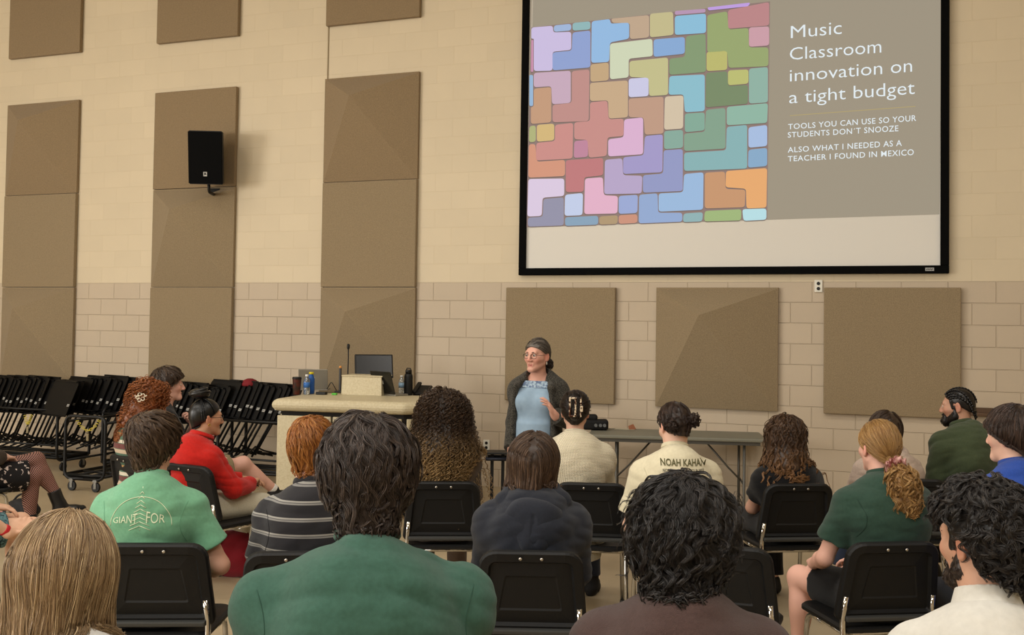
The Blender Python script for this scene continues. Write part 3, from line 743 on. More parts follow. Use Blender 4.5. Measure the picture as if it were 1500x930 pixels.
# ---------------------------------------------------------------- implicit surfaces
def v3(*a): return np.array(a, float)
def unit(v): v = np.asarray(v, float); return v/(np.linalg.norm(v)+1e-12)
def f_cone(x, y, z, a, b, ra, rb):
    ba = b-a; dd = float(ba@ba)+1e-12
    h = np.clip(((x-a[0])*ba[0]+(y-a[1])*ba[1]+(z-a[2])*ba[2])/dd, 0, 1)
    return np.sqrt((x-a[0]-ba[0]*h)**2+(y-a[1]-ba[1]*h)**2+(z-a[2]-ba[2]*h)**2)-(ra+(rb-ra)*h)
def f_ell(x, y, z, c, r, M):
    x = x-c[0]; y = y-c[1]; z = z-c[2]
    p = M[0][0]*x+M[1][0]*y+M[2][0]*z; q = M[0][1]*x+M[1][1]*y+M[2][1]*z; s = M[0][2]*x+M[1][2]*y+M[2][2]*z
    k0 = np.sqrt((p/r[0])**2+(q/r[1])**2+(s/r[2])**2); k1 = np.sqrt((p/r[0]**2)**2+(q/r[1]**2)**2+(s/r[2]**2)**2)
    return k0*(k0-1)/np.maximum(k1, 1e-6)
def f_cap(x, y, z, a, b, ra, rb):
    ba = b-a; baba = float(ba@ba); x = x-a[0]; y = y-a[1]; z = z-a[2]
    papa = x*x+y*y+z*z; pb = (x*ba[0]+y*ba[1]+z*ba[2])/baba
    X = np.sqrt(np.maximum(papa-pb*pb*baba, 0)); rba = rb-ra
    cax = np.maximum(0, X-np.where(pb < .5, ra, rb)); cay = np.abs(pb-.5)-.5
    k = rba*rba+baba; f = np.clip((rba*(X-ra)+pb*baba)/k, 0, 1); cbx = X-ra-f*rba; cby = pb-f
    s = np.where((cbx < 0) & (cay < 0), -1.0, 1.0)
    return s*np.sqrt(np.minimum(cax*cax+cay*cay*baba, cbx*cbx+cby*cby*baba))
def f_tor(x, y, z, c, n, R, r):
    x = x-c[0]; y = y-c[1]; z = z-c[2]; h = x*n[0]+y*n[1]+z*n[2]
    q = np.sqrt(np.maximum(x*x+y*y+z*z-h*h, 0))-R
    return np.sqrt(q*q+h*h)-r
I3 = np.eye(3)
class SDF:
    def __init__(s): s.P = []
    def cone(s, a, b, ra, rb, k=.03, op='u'):
        a = np.asarray(a, float); b = np.asarray(b, float); R = max(ra, rb)
        s.P.append((f_cone, (a, b, ra, rb), k, op, np.minimum(a, b)-R, np.maximum(a, b)+R)); return s
    def ell(s, c, r, M=None, k=.03, op='u'):
        c = np.asarray(c, float); M = I3 if M is None else np.asarray(M); e = np.sqrt(((M*np.asarray(r))**2).sum(1))
        s.P.append((f_ell, (c, r, M), k, op, c-e, c+e)); return s
    def cap(s, a, b, ra, rb, k=.02, op='u'):
        a = np.asarray(a, float); b = np.asarray(b, float); R = max(ra, rb)
        s.P.append((f_cap, (a, b, ra, rb), k, op, np.minimum(a, b)-R, np.maximum(a, b)+R)); return s
    def tor(s, c, n, R, r, k=.01, op='u'):
        c = np.asarray(c, float); s.P.append((f_tor, (c, unit(n), R, r), k, op, c-R-r, c+R+r)); return s
    def half(s, c, n):
        """keep the side against n"""
        s.P.append((None, (np.asarray(c, float), unit(n)), 0, 'h', None, None)); return s
    @staticmethod
    def _comb(a, d, k, op):
        if op == 'u':
            h = np.maximum(k-np.abs(a-d), 0)/k; return np.minimum(a, d)-h*h*k*.25
        d = -d; h = np.maximum(k-np.abs(a-d), 0)/k; return np.maximum(a, d)+h*h*k*.25
    def eval(s, P):
        x, y, z = P[:, 0], P[:, 1], P[:, 2]; A = np.full(len(P), 1.0)
        for f, q, k, op, lo, hi in s.P:
            if op == 'h': A = np.maximum(A, (x-q[0][0])*q[1][0]+(y-q[0][1])*q[1][1]+(z-q[0][2])*q[1][2])
            else: A = s._comb(A, f(x, y, z, *q), k, op)
        return A
    def grad(s, P, e=.003):
        d0 = s.eval(P); G = np.stack([s.eval(P+e*I3[i])-d0 for i in range(3)], 1)
        return d0, G/(np.linalg.norm(G, axis=1, keepdims=True)+1e-9)
    def grid(s, vox, disp=None, pad=.02):
        lo = np.min([p[4] for p in s.P if p[3] == 'u'], 0)-pad-3*vox; hi = np.max([p[5] for p in s.P if p[3] == 'u'], 0)+pad+3*vox
        n = np.ceil((hi-lo)/vox).astype(int)+1
        ax = [(lo[i]+vox*np.arange(n[i])).astype(np.float32) for i in range(3)]
        A = np.full(n, .08, np.float32)
        for f, q, k, op, l, h in s.P:
            if op == 'h':
                A = np.maximum(A, (ax[0][:, None, None]-q[0][0])*q[1][0]+(ax[1][None, :, None]-q[0][1])*q[1][1]+(ax[2][None, None, :]-q[0][2])*q[1][2]); continue
            m = k+3*vox+.012
            i0 = np.clip(np.floor((l-m-lo)/vox).astype(int), 0, n-1); i1 = np.clip(np.ceil((h+m-lo)/vox).astype(int)+1, 1, n)
            if np.any(i1 <= i0): continue
            sl = tuple(slice(i0[i], i1[i]) for i in range(3))
            d = f(ax[0][sl[0]][:, None, None], ax[1][sl[1]][None, :, None], ax[2][sl[2]][None, None, :], *q).astype(np.float32)
            A[sl] = s._comb(A[sl], d, k, op)
        if disp is not None:
            A = A-disp(ax[0][:, None, None], ax[1][None, :, None], ax[2][None, None, :]).astype(np.float32)
        return A, lo
    def mesh(s, vox=.006, disp=None):
        A, lo = s.grid(vox, disp)
        A = np.clip(A, -4*vox, 4*vox)
        A[0], A[-1] = 4*vox, 4*vox; A[:, 0], A[:, -1] = 4*vox, 4*vox; A[:, :, 0], A[:, :, -1] = 4*vox, 4*vox
        g = openvdb.FloatGrid(4*vox); g.copyFromArray(np.ascontiguousarray(A)); g.transform = openvdb.createLinearTransform(vox)
        g.gridClass = openvdb.GridClass.LEVEL_SET
        pts, quads = g.convertToQuads(isovalue=0.0)
        V = np.asarray(pts, float)+lo; Q = np.asarray(quads, np.int64)
        # orientation: normals point to growing distance
        if len(Q):
            k = np.arange(0, len(Q), max(1, len(Q)//200)); c = V[Q[k]].mean(1)
            nn = np.cross(V[Q[k][:, 1]]-V[Q[k][:, 0]], V[Q[k][:, 2]]-V[Q[k][:, 0]]); nn /= np.linalg.norm(nn, axis=1, keepdims=True)+1e-12
            idx = lambda p: tuple(np.clip(np.round((p-lo)/vox).astype(int), 0, np.array(A.shape)-1).T)
            if np.sum(A[idx(c+nn*vox*2)]-A[idx(c-nn*vox*2)]) < 0: Q = Q[:, ::-1]
        return V, Q
def sdf_obj(name, S, vox, m, parent, disp=None, colf=None):
    V, Q = S.mesh(vox, disp)
    me = mesh_np(name, V, Q, None if colf is None else colf(V))
    return link_mesh(name, me, m, parent, True)
def folds(amp, seed, fx=(9, 7, 16), warp=2.0):
    r = np.random.RandomState(seed); a = r.uniform(0, 6.28, 8); j = r.uniform(.8, 1.25, 8)
    def f(x, y, z):
        w = warp*(np.sin(4*j[0]*x+3*j[1]*z+a[0])+np.sin(5*j[2]*y-4*j[3]*z+a[1]))
        d = np.sin(fx[0]*j[4]*x+fx[1]*y+fx[2]*j[5]*z+w+a[2])+.6*np.sin(-fx[0]*1.6*x+fx[1]*2*y+fx[2]*1.9*j[6]*z+1.4*w+a[3])
        e = np.sin(3*x-5*y+4*z+a[4])
        return amp*(np.abs(d)-.8)*(.45+.55*np.abs(e))
    return f
def rotm(yaw=0, pitch=0, roll=0):
    """columns right, forward, up: yaw to the left, pitch down, roll to the right"""
    return np.array(Matrix.Rotation(yaw, 3, 'Z') @ Matrix.Rotation(-pitch, 3, 'X') @ Matrix.Rotation(roll, 3, 'Y'))

# ---------------------------------------------------------------- the body
def ik(a, c, l1, l2, pole):
    a = np.asarray(a, float); c = np.asarray(c, float); d = c-a; L = np.linalg.norm(d)
    if L > (l1+l2)*.995: c = a+d/L*(l1+l2)*.995; d = c-a; L = np.linalg.norm(d)
    u = d/L; h = (l1*l1-l2*l2+L*L)/(2*L); q = math.sqrt(max(l1*l1-h*h, 0))
    p = np.asarray(pole, float); p = unit(p-(p@u)*u)
    return a+u*h+p*q, c
def hand(S, w, d, n, right, curl=.35, sc=1.0, spread=.0):
    d = unit(d); n = np.asarray(n, float); n = unit(n-(n@d)*d); t = np.cross(d, n)*(1 if right else -1)
    M = np.stack([t, d, n], 1); k = .008
    S.cone(w-d*.02, w+d*.02, .026*sc, .027*sc, .02)
    S.ell(w+d*.05*sc, (.041*sc, .052*sc, .0165*sc), M, .015)
    tips = []
    for i, (L, r) in enumerate(((.072, .0088), (.081, .0092), (.075, .0088), (.058, .0078))):
        p = w+(d*(.090-.004*abs(i-1))+t*(.030-.0195*i))*sc; c = curl*(.8+.12*i)
        S.cone(w+(d*.05+t*(.022-.015*i))*sc, p, .012*sc, r*sc*1.06, .01)
        for j, f in enumerate((.46, .30, .24)):
            c2 = c*(1+j*1.05); di = unit(d*math.cos(c2)+n*math.sin(c2)+t*spread*(1.5-i)*.5); q = p+di*L*f*sc
            S.cone(p, q, r*sc*(1-.08*j), r*sc*(1-.08*(j+1)), .003); p = q
        tips.append(p)
    p = w+(d*.022+t*.026+n*.006)*sc
    for di, L, r in ((d*.5+t*.8+n*.35, .042, .0125), (d*.85+t*.4+n*.3, .032, .0105), (d+t*.1+n*.35, .026, .009)):
        q = p+unit(di)*L*sc; S.cone(p, q, r*sc, r*.9*sc, .008); p = q
    return M
def head_prims(S, hc, M, fem=False, jaw=1.0, ears=True):
    W = lambda x, y, z: hc+M@np.array([x, y, z], float)
    S.ell(W(0, -.012, .030), (.073, .094, .086), M, .02)
    S.ell(W(0, .028, -.030), (.057, .062, .076), M, .03)
    for s in (-1, 1):
        S.cone(W(s*.050*jaw, -.005, -.052), W(s*.012, .070, -.094), .018, .017, .03)
        S.cone(W(s*.040, .064, -.020), W(s*.052, .03, -.018), .019, .016, .03)
    S.cone(W(-.010, .080, -.094), W(.010, .080, -.094), .014, .014, .02)
    S.cone(W(-.034, .076, .026), W(.034, .076, .026), .013, .013, .02)
    for s in (-1, 1): S.ell(W(s*.031, .100, .006), (.016, .014, .011), M, .012, 's')
    S.cone(W(0, .090, .016), W(0, .110, -.026), .0085, .0115, .012)
    for s in (-1, 1): S.ell(W(s*.012, .100, -.031), (.009, .012, .008), M, .008)
    S.cone(W(-.018, .085, -.061), W(.018, .085, -.061), .0062, .0062, .008)
    S.cone(W(0, .090, -.060), W(0, .090, -.060), .006, .006, .008)
    S.cone(W(-.014, .086, -.071), W(.014, .086, -.071), .0066, .0066, .008)
    S.cone(W(-.024, .090, -.0658), W(.024, .090, -.0658), .0024, .0024, .004, 's')
    for s in (-1, 1): S.ell(W(s*.0305, .078, .006), (.0135, .0125, .0115), M, .004)
    if ears:
        for s in (-1, 1):
            Me = M@np.array(Matrix.Rotation(s*.35, 3, 'Z') @ Matrix.Rotation(-.18, 3, 'X'))
            S.ell(W(s*.077, -.014, -.004), (.008, .0195, .033), Me, .006)
            S.ell(W(s*.076, -.010, -.030), (.007, .010, .011), Me, .006)
            S.ell(W(s*.086, -.008, -.002), (.006, .010, .018), Me, .004, 's')
    return W
class Fig: pass
def figure(crown, dth=0.0, stand=False, fem=False, b=1.0, lean=-.04, slouch=.03, hy=0.0, hp=0.0, hr=0.0, hairt=.025, legs='sit', arms=None,
           theta=None, headscale=1.0, sh=1.0, spread=.0, seat=None, fwd=.055, nk=.0):
    """skeleton of a person in its own frame: facing +y, origin on the floor; crown = photo pixel and depth of the top of the hair"""
    if seat is not None:      # move along the line of sight until the hips sit on that chair
        so, sth = seat_at(*SEATS[seat]); kw = dict(dth=dth, stand=stand, fem=fem, b=b, lean=lean, slouch=slouch, hy=hy, hp=hp, hr=hr, hairt=hairt, legs=legs, arms=arms, theta=theta, sh=sh, spread=spread, nk=nk)
        Z = crown[2]; vd = unit(v3(*(at(crown[0], crown[1], 1)-EYE)[:2], 0))
        for _ in range(6):
            q = figure((crown[0], crown[1], Z), **kw); Z += float((so+v3(-math.sin(sth), math.cos(sth), 0)*fwd-q.org)@vd)
        crown = (crown[0], crown[1], Z); print('   seat', seat, 'depth %.2f crown %.2f scale %.2f' % (Z, at(*crown)[2], q.s))
    J = Fig(); W = at(*crown); J.theta = view_theta(crown[0])+dth if theta is None else theta
    J.fem = fem; J.b = b; J.stand = stand
    a = v3(0, math.sin(lean), math.cos(lean)); J.a = a
    if stand: J.H = W[2]-hairt; pel = v3(0, 0, .535*J.H)
    else: pel = v3(0, -.075, .545)
    s = (W[2]-pel[2]-.280-hairt-nk)/(math.cos(lean)*.50); J.s = s
    J.pel = pel; J.waist = pel+a*.15*s; J.chest = pel+a*.33*s+v3(0, slouch*.3, 0); J.neck = pel+a*.50*s+v3(0, slouch, 0)
    hw = (.150 if fem else .168)*b*sh
    J.sh = [J.neck-a*.088+v3(x*hw, -.008, 0) for x in (-1, 1)]
    J.hc = J.neck+v3(0, .035+.02*hp+nk*.4, .165-.015*abs(hp)+nk); J.M = rotm(hy, hp, hr)
    R = np.array(Matrix.Rotation(J.theta, 3, 'Z')); J.R = R
    off = R@J.hc; J.org = v3(W[0]-off[0], W[1]-off[1], 0)
    # arms: wrist target, pole for the elbow, hand direction, palm normal, curl
    A = arms or {}
    J.arm = []
    for i, x in enumerate((-1, 1)):
        d = dict(w=v3(x*.07, .26, .625), pole=v3(x*.8, -.7, -.5), d=v3(-x*.5, .8, -.1), n=v3(0, .1, -1), curl=.4)
        if stand: d.update(w=J.sh[i]+v3(x*.07, .05, -.52), d=v3(0, .1, -1), n=v3(-x, 0, 0), pole=v3(x*.3, -1, 0))
        d.update(A.get(i, {})); l1, l2 = (.275, .245) if fem else (.295, .26)
        l1 *= .6+.4*s; l2 *= .6+.4*s
        e, w = ik(J.sh[i], d['w'], l1, l2, d['pole']); J.arm.append((J.sh[i], e, w, d))
    J.leg = []
    for i, x in enumerate((-1, 1)):
        if stand:
            h = pel+v3(x*.085, 0, -.02); k = v3(x*.095, .02, .29*J.H); f = v3(x*.10, -.01, .075)
        else:
            h = v3(x*.085, -.02, .525); k = v3(x*(.10+spread), .43, .505); f = v3(x*(.11+spread), .40, .085)
        t = f+v3(x*.03, .17, -.045)
        if legs in ('cross', 'crossr') and not stand:
            m = 1 if legs == 'cross' else -1
            if (i == 0) == (m == 1): h, k, f = v3(-m*.085, -.02, .53), v3(m*.03, .47, .63), (v3(.11, .64, .27) if m == 1 else v3(-.11, .73, .40)); t = f+v3(m*.05, .15, -.05)
            else: k = v3(m*.07, .43, .50); f = v3(m*.05, .42, .085); t = f+v3(m*.03, .17, -.045)
        J.leg.append((h, k, f, t))
    return J
def torso(S, J, o=0.0, k=.06, low=True, chest=True):
    b, s, a = J.b, J.s, J.a; M = np.stack([v3(1, 0, 0), np.cross(a, v3(1, 0, 0)), a], 1)
    fm = J.fem
    if low:
        S.ell(J.pel+v3(0, .01, -.01), ((.165 if fm else .158)*b+o, .105*b+o, .115+o), M, k)
        if not J.stand:
            for x in (-1, 1): S.ell(J.pel+v3(x*.08, .0, -.035), (.085*b+o, .095*b+o, .075+o), None, k)
    S.ell(J.waist, ((.128 if fm else .145)*b+o, (.098 if fm else .112)*b+o, .15*s+o), M, k)
    S.ell(J.chest-a*.02, ((.148 if fm else .165)*b+o, (.108 if fm else .118)*b+o, .17*s+o), M, k)
    for x, sh in zip((-1, 1), J.sh):
        S.ell(J.chest+v3(x*.062*b, -.025, .05*s), (.085*b+o, .080*b+o, .12*s+o), M, k)
        S.cone(J.neck+a*.000+v3(x*.024, -.012, 0), sh+v3(0, 0, .004), .040+o, .046+o, .05)
        S.cone(sh, sh+v3(0, 0, -.03), .050+o, .055+o, .05)
        if x == 1: S.ell((J.sh[0]+J.sh[1])*.5+v3(0, -.018, -.055), (abs(sh[0])+.010+o, .075*b+o, .085+o), M, k)
        if x == 1: S.ell(J.chest+v3(0, -.04, .06*s), (.10*b+o, .072*b+o, .15*s+o), M, k)
        if fm and chest: S.ell(J.chest+v3(x*.075, .085, .0), (.062+o, .055+o, .062+o), None, .05)
def arm(S, J, i, o=0.0, f=1.0, flat=True, ro=0.0):
    """sleeve along the arm: f<1 ends in the upper arm, f>1 in the forearm"""
    s, e, w, d = J.arm[i]; q = .92 if J.fem else 1.0
    if f <= 1:
        p = s+(e-s)*f; S.cap(s, p, (.052+o)*q, (.053+o+ro)*q, .03) if flat else S.cone(s, p, .054*q+o, .044*q+o, .03)
    else:
        S.cone(s, e, .053*q+o, .043*q+o, .03); p = e+(w-e)*(f-1)
        S.cap(e, p, .043*q+o, (.030+.012*(2-f))*q+o+ro, .03) if flat else S.cone(e, p, .043*q+o, .029*q+o, .03)
def legs(S, J, o=0.0, f=2.0, bare=False, r=1.0):
    for h, k, a, t in J.leg:
        if f <= 1: S.cap(h, h+(k-h)*f, .088*r+o, .068*r+o*1.4, .04)
        else:
            S.cone(h, k, .086*r+o, .056*r+o, .04); p = k+(a-k)*(f-1)
            if bare:
                S.cone(k, a, .054*r+o, .036+o, .03); c = k+(a-k)*.35; up = unit(a-k); S.ell(c+np.cross(up, v3(1, 0, 0))*.018*(1 if np.cross(up, v3(1, 0, 0))[1] < 0 else -1), (.05*r+o, .05*r+o, .11), np.stack([v3(1, 0, 0), np.cross(-up, v3(1, 0, 0)), -up], 1), .03)
            else: S.cap(k, p, .060*r+o, .050*r+o, .04)
def foot(S, a, t, o=0.0, h=.07):
    d = unit((t-a)*np.array([1, 1, .0])+1e-6)
    S.cone(a+v3(0, 0, -.0), a+v3(0, 0, -.035), .036+o, .036+o, .02)
    S.cone(a-d*.025+v3(0, 0, -.045), a+d*.10+(t-a)*np.array([0, 0, .35])+v3(0, 0, -.038), .034+o, .036+o, .03)
    S.cone(a+d*.08+v3(0, 0, -.045)+(t-a)*np.array([0, 0, .3]), t, .038+o, .027+o, .03)
SKIN = {}
def skin_col(W, base, lip=None, blush=.10):
    base = tuple(min(255, v*.80+w*.20) for v, w in zip(base, (250, 222, 206))); bl = np.array(lin(base)); lp = np.array(lin(lip or (168, 96, 88))); rd = np.array(lin((min(255, base[0]+6), base[1]*.78, base[2]*.76)))
    def f(V):
        c = np.tile(bl, (len(V), 1))
        def mix(p, r, col, w):
            nonlocal c
            d = np.linalg.norm(V-p, axis=1); k = np.clip(1.5-d/r, 0, 1)[:, None]*w; c = c*(1-k)+col*k
        for s in (-1, 1): mix(W(s*.042, .07, -.028), .026, rd, .28); mix(W(s*.078, -.012, -.004), .030, rd, .45)
        mix(W(0, .112, -.028), .014, rd, .5)
        for x in (-.012, 0, .012):
            mix(W(x, .090, -.061), .0065, lp, .8); mix(W(x, .090, -.071), .0065, lp, .8)
        return c
    return f
M_skin = mat('skin', (205, 155, 128), .48, .35, vcol=True, bump=(260, .0006))
M_skin.node_tree.nodes['Principled BSDF'].inputs['Subsurface Weight'].default_value = 0.0
def person(J, name, label, skin=(206, 158, 132), vox=.006, face=False, bare_legs=False, hands=True, group=None, jaw=1.0, ears=True, lip=None, brow=(60, 42, 30), neckr=.052, bodylegs=True):
    root = empty(name, tuple(J.org), J.theta, label, 'person', group); J.root = root
    S = SDF(); torso(S, J, -.006)
    W = head_prims(S, J.hc, J.M, J.fem, jaw, ears); J.W = W
    nr = neckr*(.9 if J.fem else 1.06)
    S.cone(J.neck-J.a*.03, J.neck*.45+W(0, -.015, -.045)*.55, nr*1.12, nr, .03); S.cone(J.neck*.5+W(0, -.015, -.04)*.5, W(0, -.018, -.035), nr, nr, .025)
    for i in (0, 1):
        s, e, w, d = J.arm[i]; q = .92 if J.fem else 1.0
        S.cone(s, e, .050*q, .040*q, .03); S.cone(e, e+(w-e)*.3, .040*q, .041*q, .02); S.cone(e+(w-e)*.3, w, .041*q, .026*q, .02)
        if hands: hand(S, w, d['d'], d['n'], i == 1, d['curl'], .92 if J.fem else 1.0, d.get('spread', 0))
    if bodylegs:
        legs(S, J, -.008 if not bare_legs else 0.0, 2.0, True)
        for h, k, a, t in J.leg: foot(S, a, t, -.010)
    J.S = S
    J.body = sdf_obj('body', S, vox, M_skin, root, None, skin_col(W, skin, lip))
    if face:
        b = MB(); M = J.M
        for s in (-1, 1):
            b.lathe([(.0008, .0), (.0125, .0006), (.0128, .0012), (.0001, .0125)], (0, 0, 0), 8) if False else None
        for s in (-1, 1):
            e = MB(); c = W(s*.0305, .0800, .006); bmesh.ops.create_uvsphere(e.bm, u_segments=16, v_segments=10, radius=.0122, matrix=Matrix.Translation(c))
            f = W(s*.0305+.0, 1, .004)-c; f = unit(f)
            for fc in e.bm.faces:
                n = np.array(fc.calc_center_median())-c; q = unit(n)@f
                fc.material_index = 2 if q > .975 else (1 if q > .86 else 0); fc.smooth = True
            e.build('eye', [mat('eye white', (206, 196, 186), .2, .5), mat('brown iris', (70, 50, 36), .2, .5), mat('pupil', (10, 10, 10), .2, .5)], root, False, False)
        hs = []
        for s in (-1, 1):
            e = MB(); e.tube([W(s*.012, .0905, .024), W(s*.026, .0915, .0285), W(s*.040, .084, .027), W(s*.050, .072, .022)], [.0022, .0034, .003, .0012], 6); e.build('eyebrow', mat('brow %d %d %d' % brow, brow, .7), root)
    return root
def shirt(J, name, m, vox=.006, o=.012, sleeve=.55, low=.0, neck=.066, collar=True, fold=.0025, seed=1, neckz=.056, ro=.008, colm=None, hem=True, extra=None, colr=.0075, neckback=.0):
    S = SDF(); torso(S, J, o, .085)
    for i in (0, 1): arm(S, J, i, o, sleeve, True, ro)
    if extra: extra(S)
    n = unit(J.a+v3(0, .32, 0)); c = J.neck+J.a*neckz+v3(0, .004-neckback, 0)
    S.cone(c-J.a*.004, c+n*.20, neck, neck*1.25, .010, 's')
    if hem: S.half(J.pel+J.a*low, -J.a)
    f1 = folds(fold*1.6, seed); f2 = folds(fold*.55, seed+5, (24, 12, 38), 2.6)
    o_ = sdf_obj(name, S, vox, m, J.root, lambda x, y, z: f1(x, y, z)+f2(x, y, z)); J.shirt = o_; J.shirtS = S
    if collar:
        T = SDF(); T.tor(c+n*.004, n, neck*1.03, colr, .01); T.tor(c-n*.008, n, neck*1.09, colr*.9, .01); sdf_obj('collar', T, .004, colm or m, J.root)
    return o_
def pants(J, m, vox=.008, o=.012, f=1.9, name='trousers', top=.09, seed=3, r=1.0):
    S = SDF(); torso(S, J, o-.004, .06, True, False); legs(S, J, o, f, False, r)
    S.half(J.pel+J.a*top, J.a)
    return sdf_obj(name, S, vox, m, J.root, folds(.003, seed))
def shoes(J, m, sole=None, vox=.006, boots=False):
    for h, k, a, t in J.leg:
        S = SDF(); foot(S, a, t, .004)
        if boots: S.cap(a+v3(0, 0, -.04), a+(k-a)*.30, .05, .052, .02)
        d = unit((t-a)*np.array([1, 1, 0.0])+1e-6)
        o = sdf_obj('boot' if boots else 'shoe', S, vox, m, J.root)
        if sole:
            T = SDF(); f = (t-a)[2]; up = v3(0, 0, -.028)
            T.cone(a-d*.03+v3(0, 0, -.062), t+v3(0, 0, -.018), .030, .028, .02); T.cone(a-d*.0+v3(0, 0, -.064), a+d*.08+v3(0, 0, -.064+(t-a)[2]*.3), .034, .036, .02)
            T.half(a+v3(0, 0, -.052), unit(np.cross(np.cross(d, v3(0, 0, 1)), t-a-d*0+1e-9)*1.0) if False else v3(0, 0, 1)) if abs(f) < .08 else None
            sdf_obj('sole', T, vox, sole, o)
# ---------------------------------------------------------------- hair
def hair_mat(name, rough=.36, spec=.45):
    return mat(name, (80, 60, 40), rough, spec, vcol=True)
M_hair = hair_mat('hair')
def tubes_np(P, R, C, n=3):
    """P (N,T,3) points, R (N,T) radii, C (N,T,3) colours -> V, F, cols"""
    N, T, _ = P.shape
    t = np.gradient(P, axis=1); t /= np.linalg.norm(t, axis=2, keepdims=True)+1e-9
    ref = np.tile(np.array([.31, .21, .93]), (N, T, 1)); x = np.cross(t, ref); x /= np.linalg.norm(x, axis=2, keepdims=True)+1e-9; y = np.cross(t, x)
    V = np.empty((N, T, n, 3))
    for k in range(n):
        a = 2*math.pi*k/n; V[:, :, k] = P+(x*math.cos(a)+y*math.sin(a))*R[:, :, None]
    base = (np.arange(N)*T*n)[:, None, None]+(np.arange(T-1)*n)[None, :, None]+np.arange(n)[None, None, :]
    k1 = (np.arange(n)+1) % n; b1 = (np.arange(N)*T*n)[:, None, None]+(np.arange(T-1)*n)[None, :, None]+k1[None, None, :]
    F = np.stack([base, b1, b1+n, base+n], -1).reshape(-1, 4)
    return V.reshape(-1, 3), F, np.repeat(C, n, axis=1).reshape(N*T, 1, 3).reshape(-1, 3) if False else np.repeat(C[:, :, None, :], n, 2).reshape(-1, 3)
def strands(shell, roots, flow, rng, L=(.08, .14), T=16, hug=.5, off=(.002, .012), grav=.25, coll=None, wave=0.0, wl=.06, curl=0.0, kids=5, cr=.008, w=.0016, clump=.7, free=1.0, taper=.25, jit=.15, frizz=0.0, momentum=.55, lay=.5, nside=3):
    kids = int(round(kids*1.8)); w = w*.68
    G = len(roots); p = roots.copy(); Ls = rng.uniform(L[0], L[1], G); ds = (Ls/(T-1))[:, None]
    lift = rng.uniform(0, 1, G)**1.5; pts = [p.copy()]; prev = None; g = v3(0, 0, -1)
    jd = rng.normal(0, jit, (G, 3))
    for i in range(T-1):
        t = i/(T-1); d, n = shell.grad(p); f = flow(p)+jd
        f = f-(np.sum(f*n, 1, keepdims=True))*n*np.clip(1.4-np.maximum(d, 0)/.03, 0, 1)[:, None]*.9
        f = f/(np.linalg.norm(f, axis=1, keepdims=True)+1e-9)+g*grav*(.3+t)
        if prev is not None: f = f/(np.linalg.norm(f, axis=1, keepdims=True)+1e-9)*(1-momentum)+prev*momentum
        f /= np.linalg.norm(f, axis=1, keepdims=True)+1e-9; prev = f; p = p+f*ds
        tgt = off[0]+(off[1]-off[0])*lift*min(1, t*2+.1)
        d, n = shell.grad(p); e = tgt-d
        p = p+n*np.where(e > 0, e, e*hug*(np.abs(d) < .05))[:, None]
        if coll is not None:
            d2, n2 = coll.grad(p); e2 = .006+.010*lift-d2; p = p+n2*np.maximum(e2, 0)[:, None]
        pts.append(p.copy())
    P = np.stack(pts, 1)
    tan = np.gradient(P, axis=1); tan /= np.linalg.norm(tan, axis=2, keepdims=True)+1e-9
    _, n0 = shell.grad(P.reshape(-1, 3)); n0 = n0.reshape(P.shape); u = np.cross(tan, n0); u /= np.linalg.norm(u, axis=2, keepdims=True)+1e-9; v = np.cross(u, tan)
    s = np.linspace(0, 1, T)[None, :]*Ls[:, None]; ramp = np.clip(np.linspace(0, 1, T)*2.5, 0, 1)[None, :]
    ph = rng.uniform(0, 6.28, G)[:, None]; wv = wl*rng.uniform(.75, 1.3, G)[:, None]
    if wave or curl:
        P = P+u*(ramp*(wave+curl)*np.sin(2*math.pi*s/wv+ph))[:, :, None]+v*(ramp*(curl*np.cos(2*math.pi*s/wv+ph)+wave*.35*np.sin(2*math.pi*s/wv*.5+ph)+curl))[:, :, None]
    # children
    K = kids; a = rng.uniform(0, 6.28, (G, K)); r = cr*np.sqrt(rng.uniform(0, 1, (G, K)))
    tt = np.linspace(0, 1, T); sh = (1-clump*tt**.7)[None, None, :]
    tw = 1.2*tt[None, None, :]
    ox = (r*np.cos(a))[:, :, None]*sh; oy = (r*np.sin(a)*.6)[:, :, None]*sh
    Q = P[:, None]+u[:, None]*ox[..., None]+v[:, None]*(np.abs(oy))[..., None]
    if frizz:
        f1 = rng.normal(0, 1, (G, K, T, 3)); f1 = (f1+np.roll(f1, 1, 2)+np.roll(f1, -1, 2))/3; Q = Q+f1*frizz*tt[None, None, :, None]
    cut = rng.uniform(.86, 1.0, (G, K)); 
    N = G*K; Q = Q.reshape(N, T, 3)
    Rr = w*rng.uniform(.7, 1.25, N)[:, None]*np.interp(tt, [0, .15, .7, 1], [.55, 1, .85, taper])[None, :]
    return Q, Rr
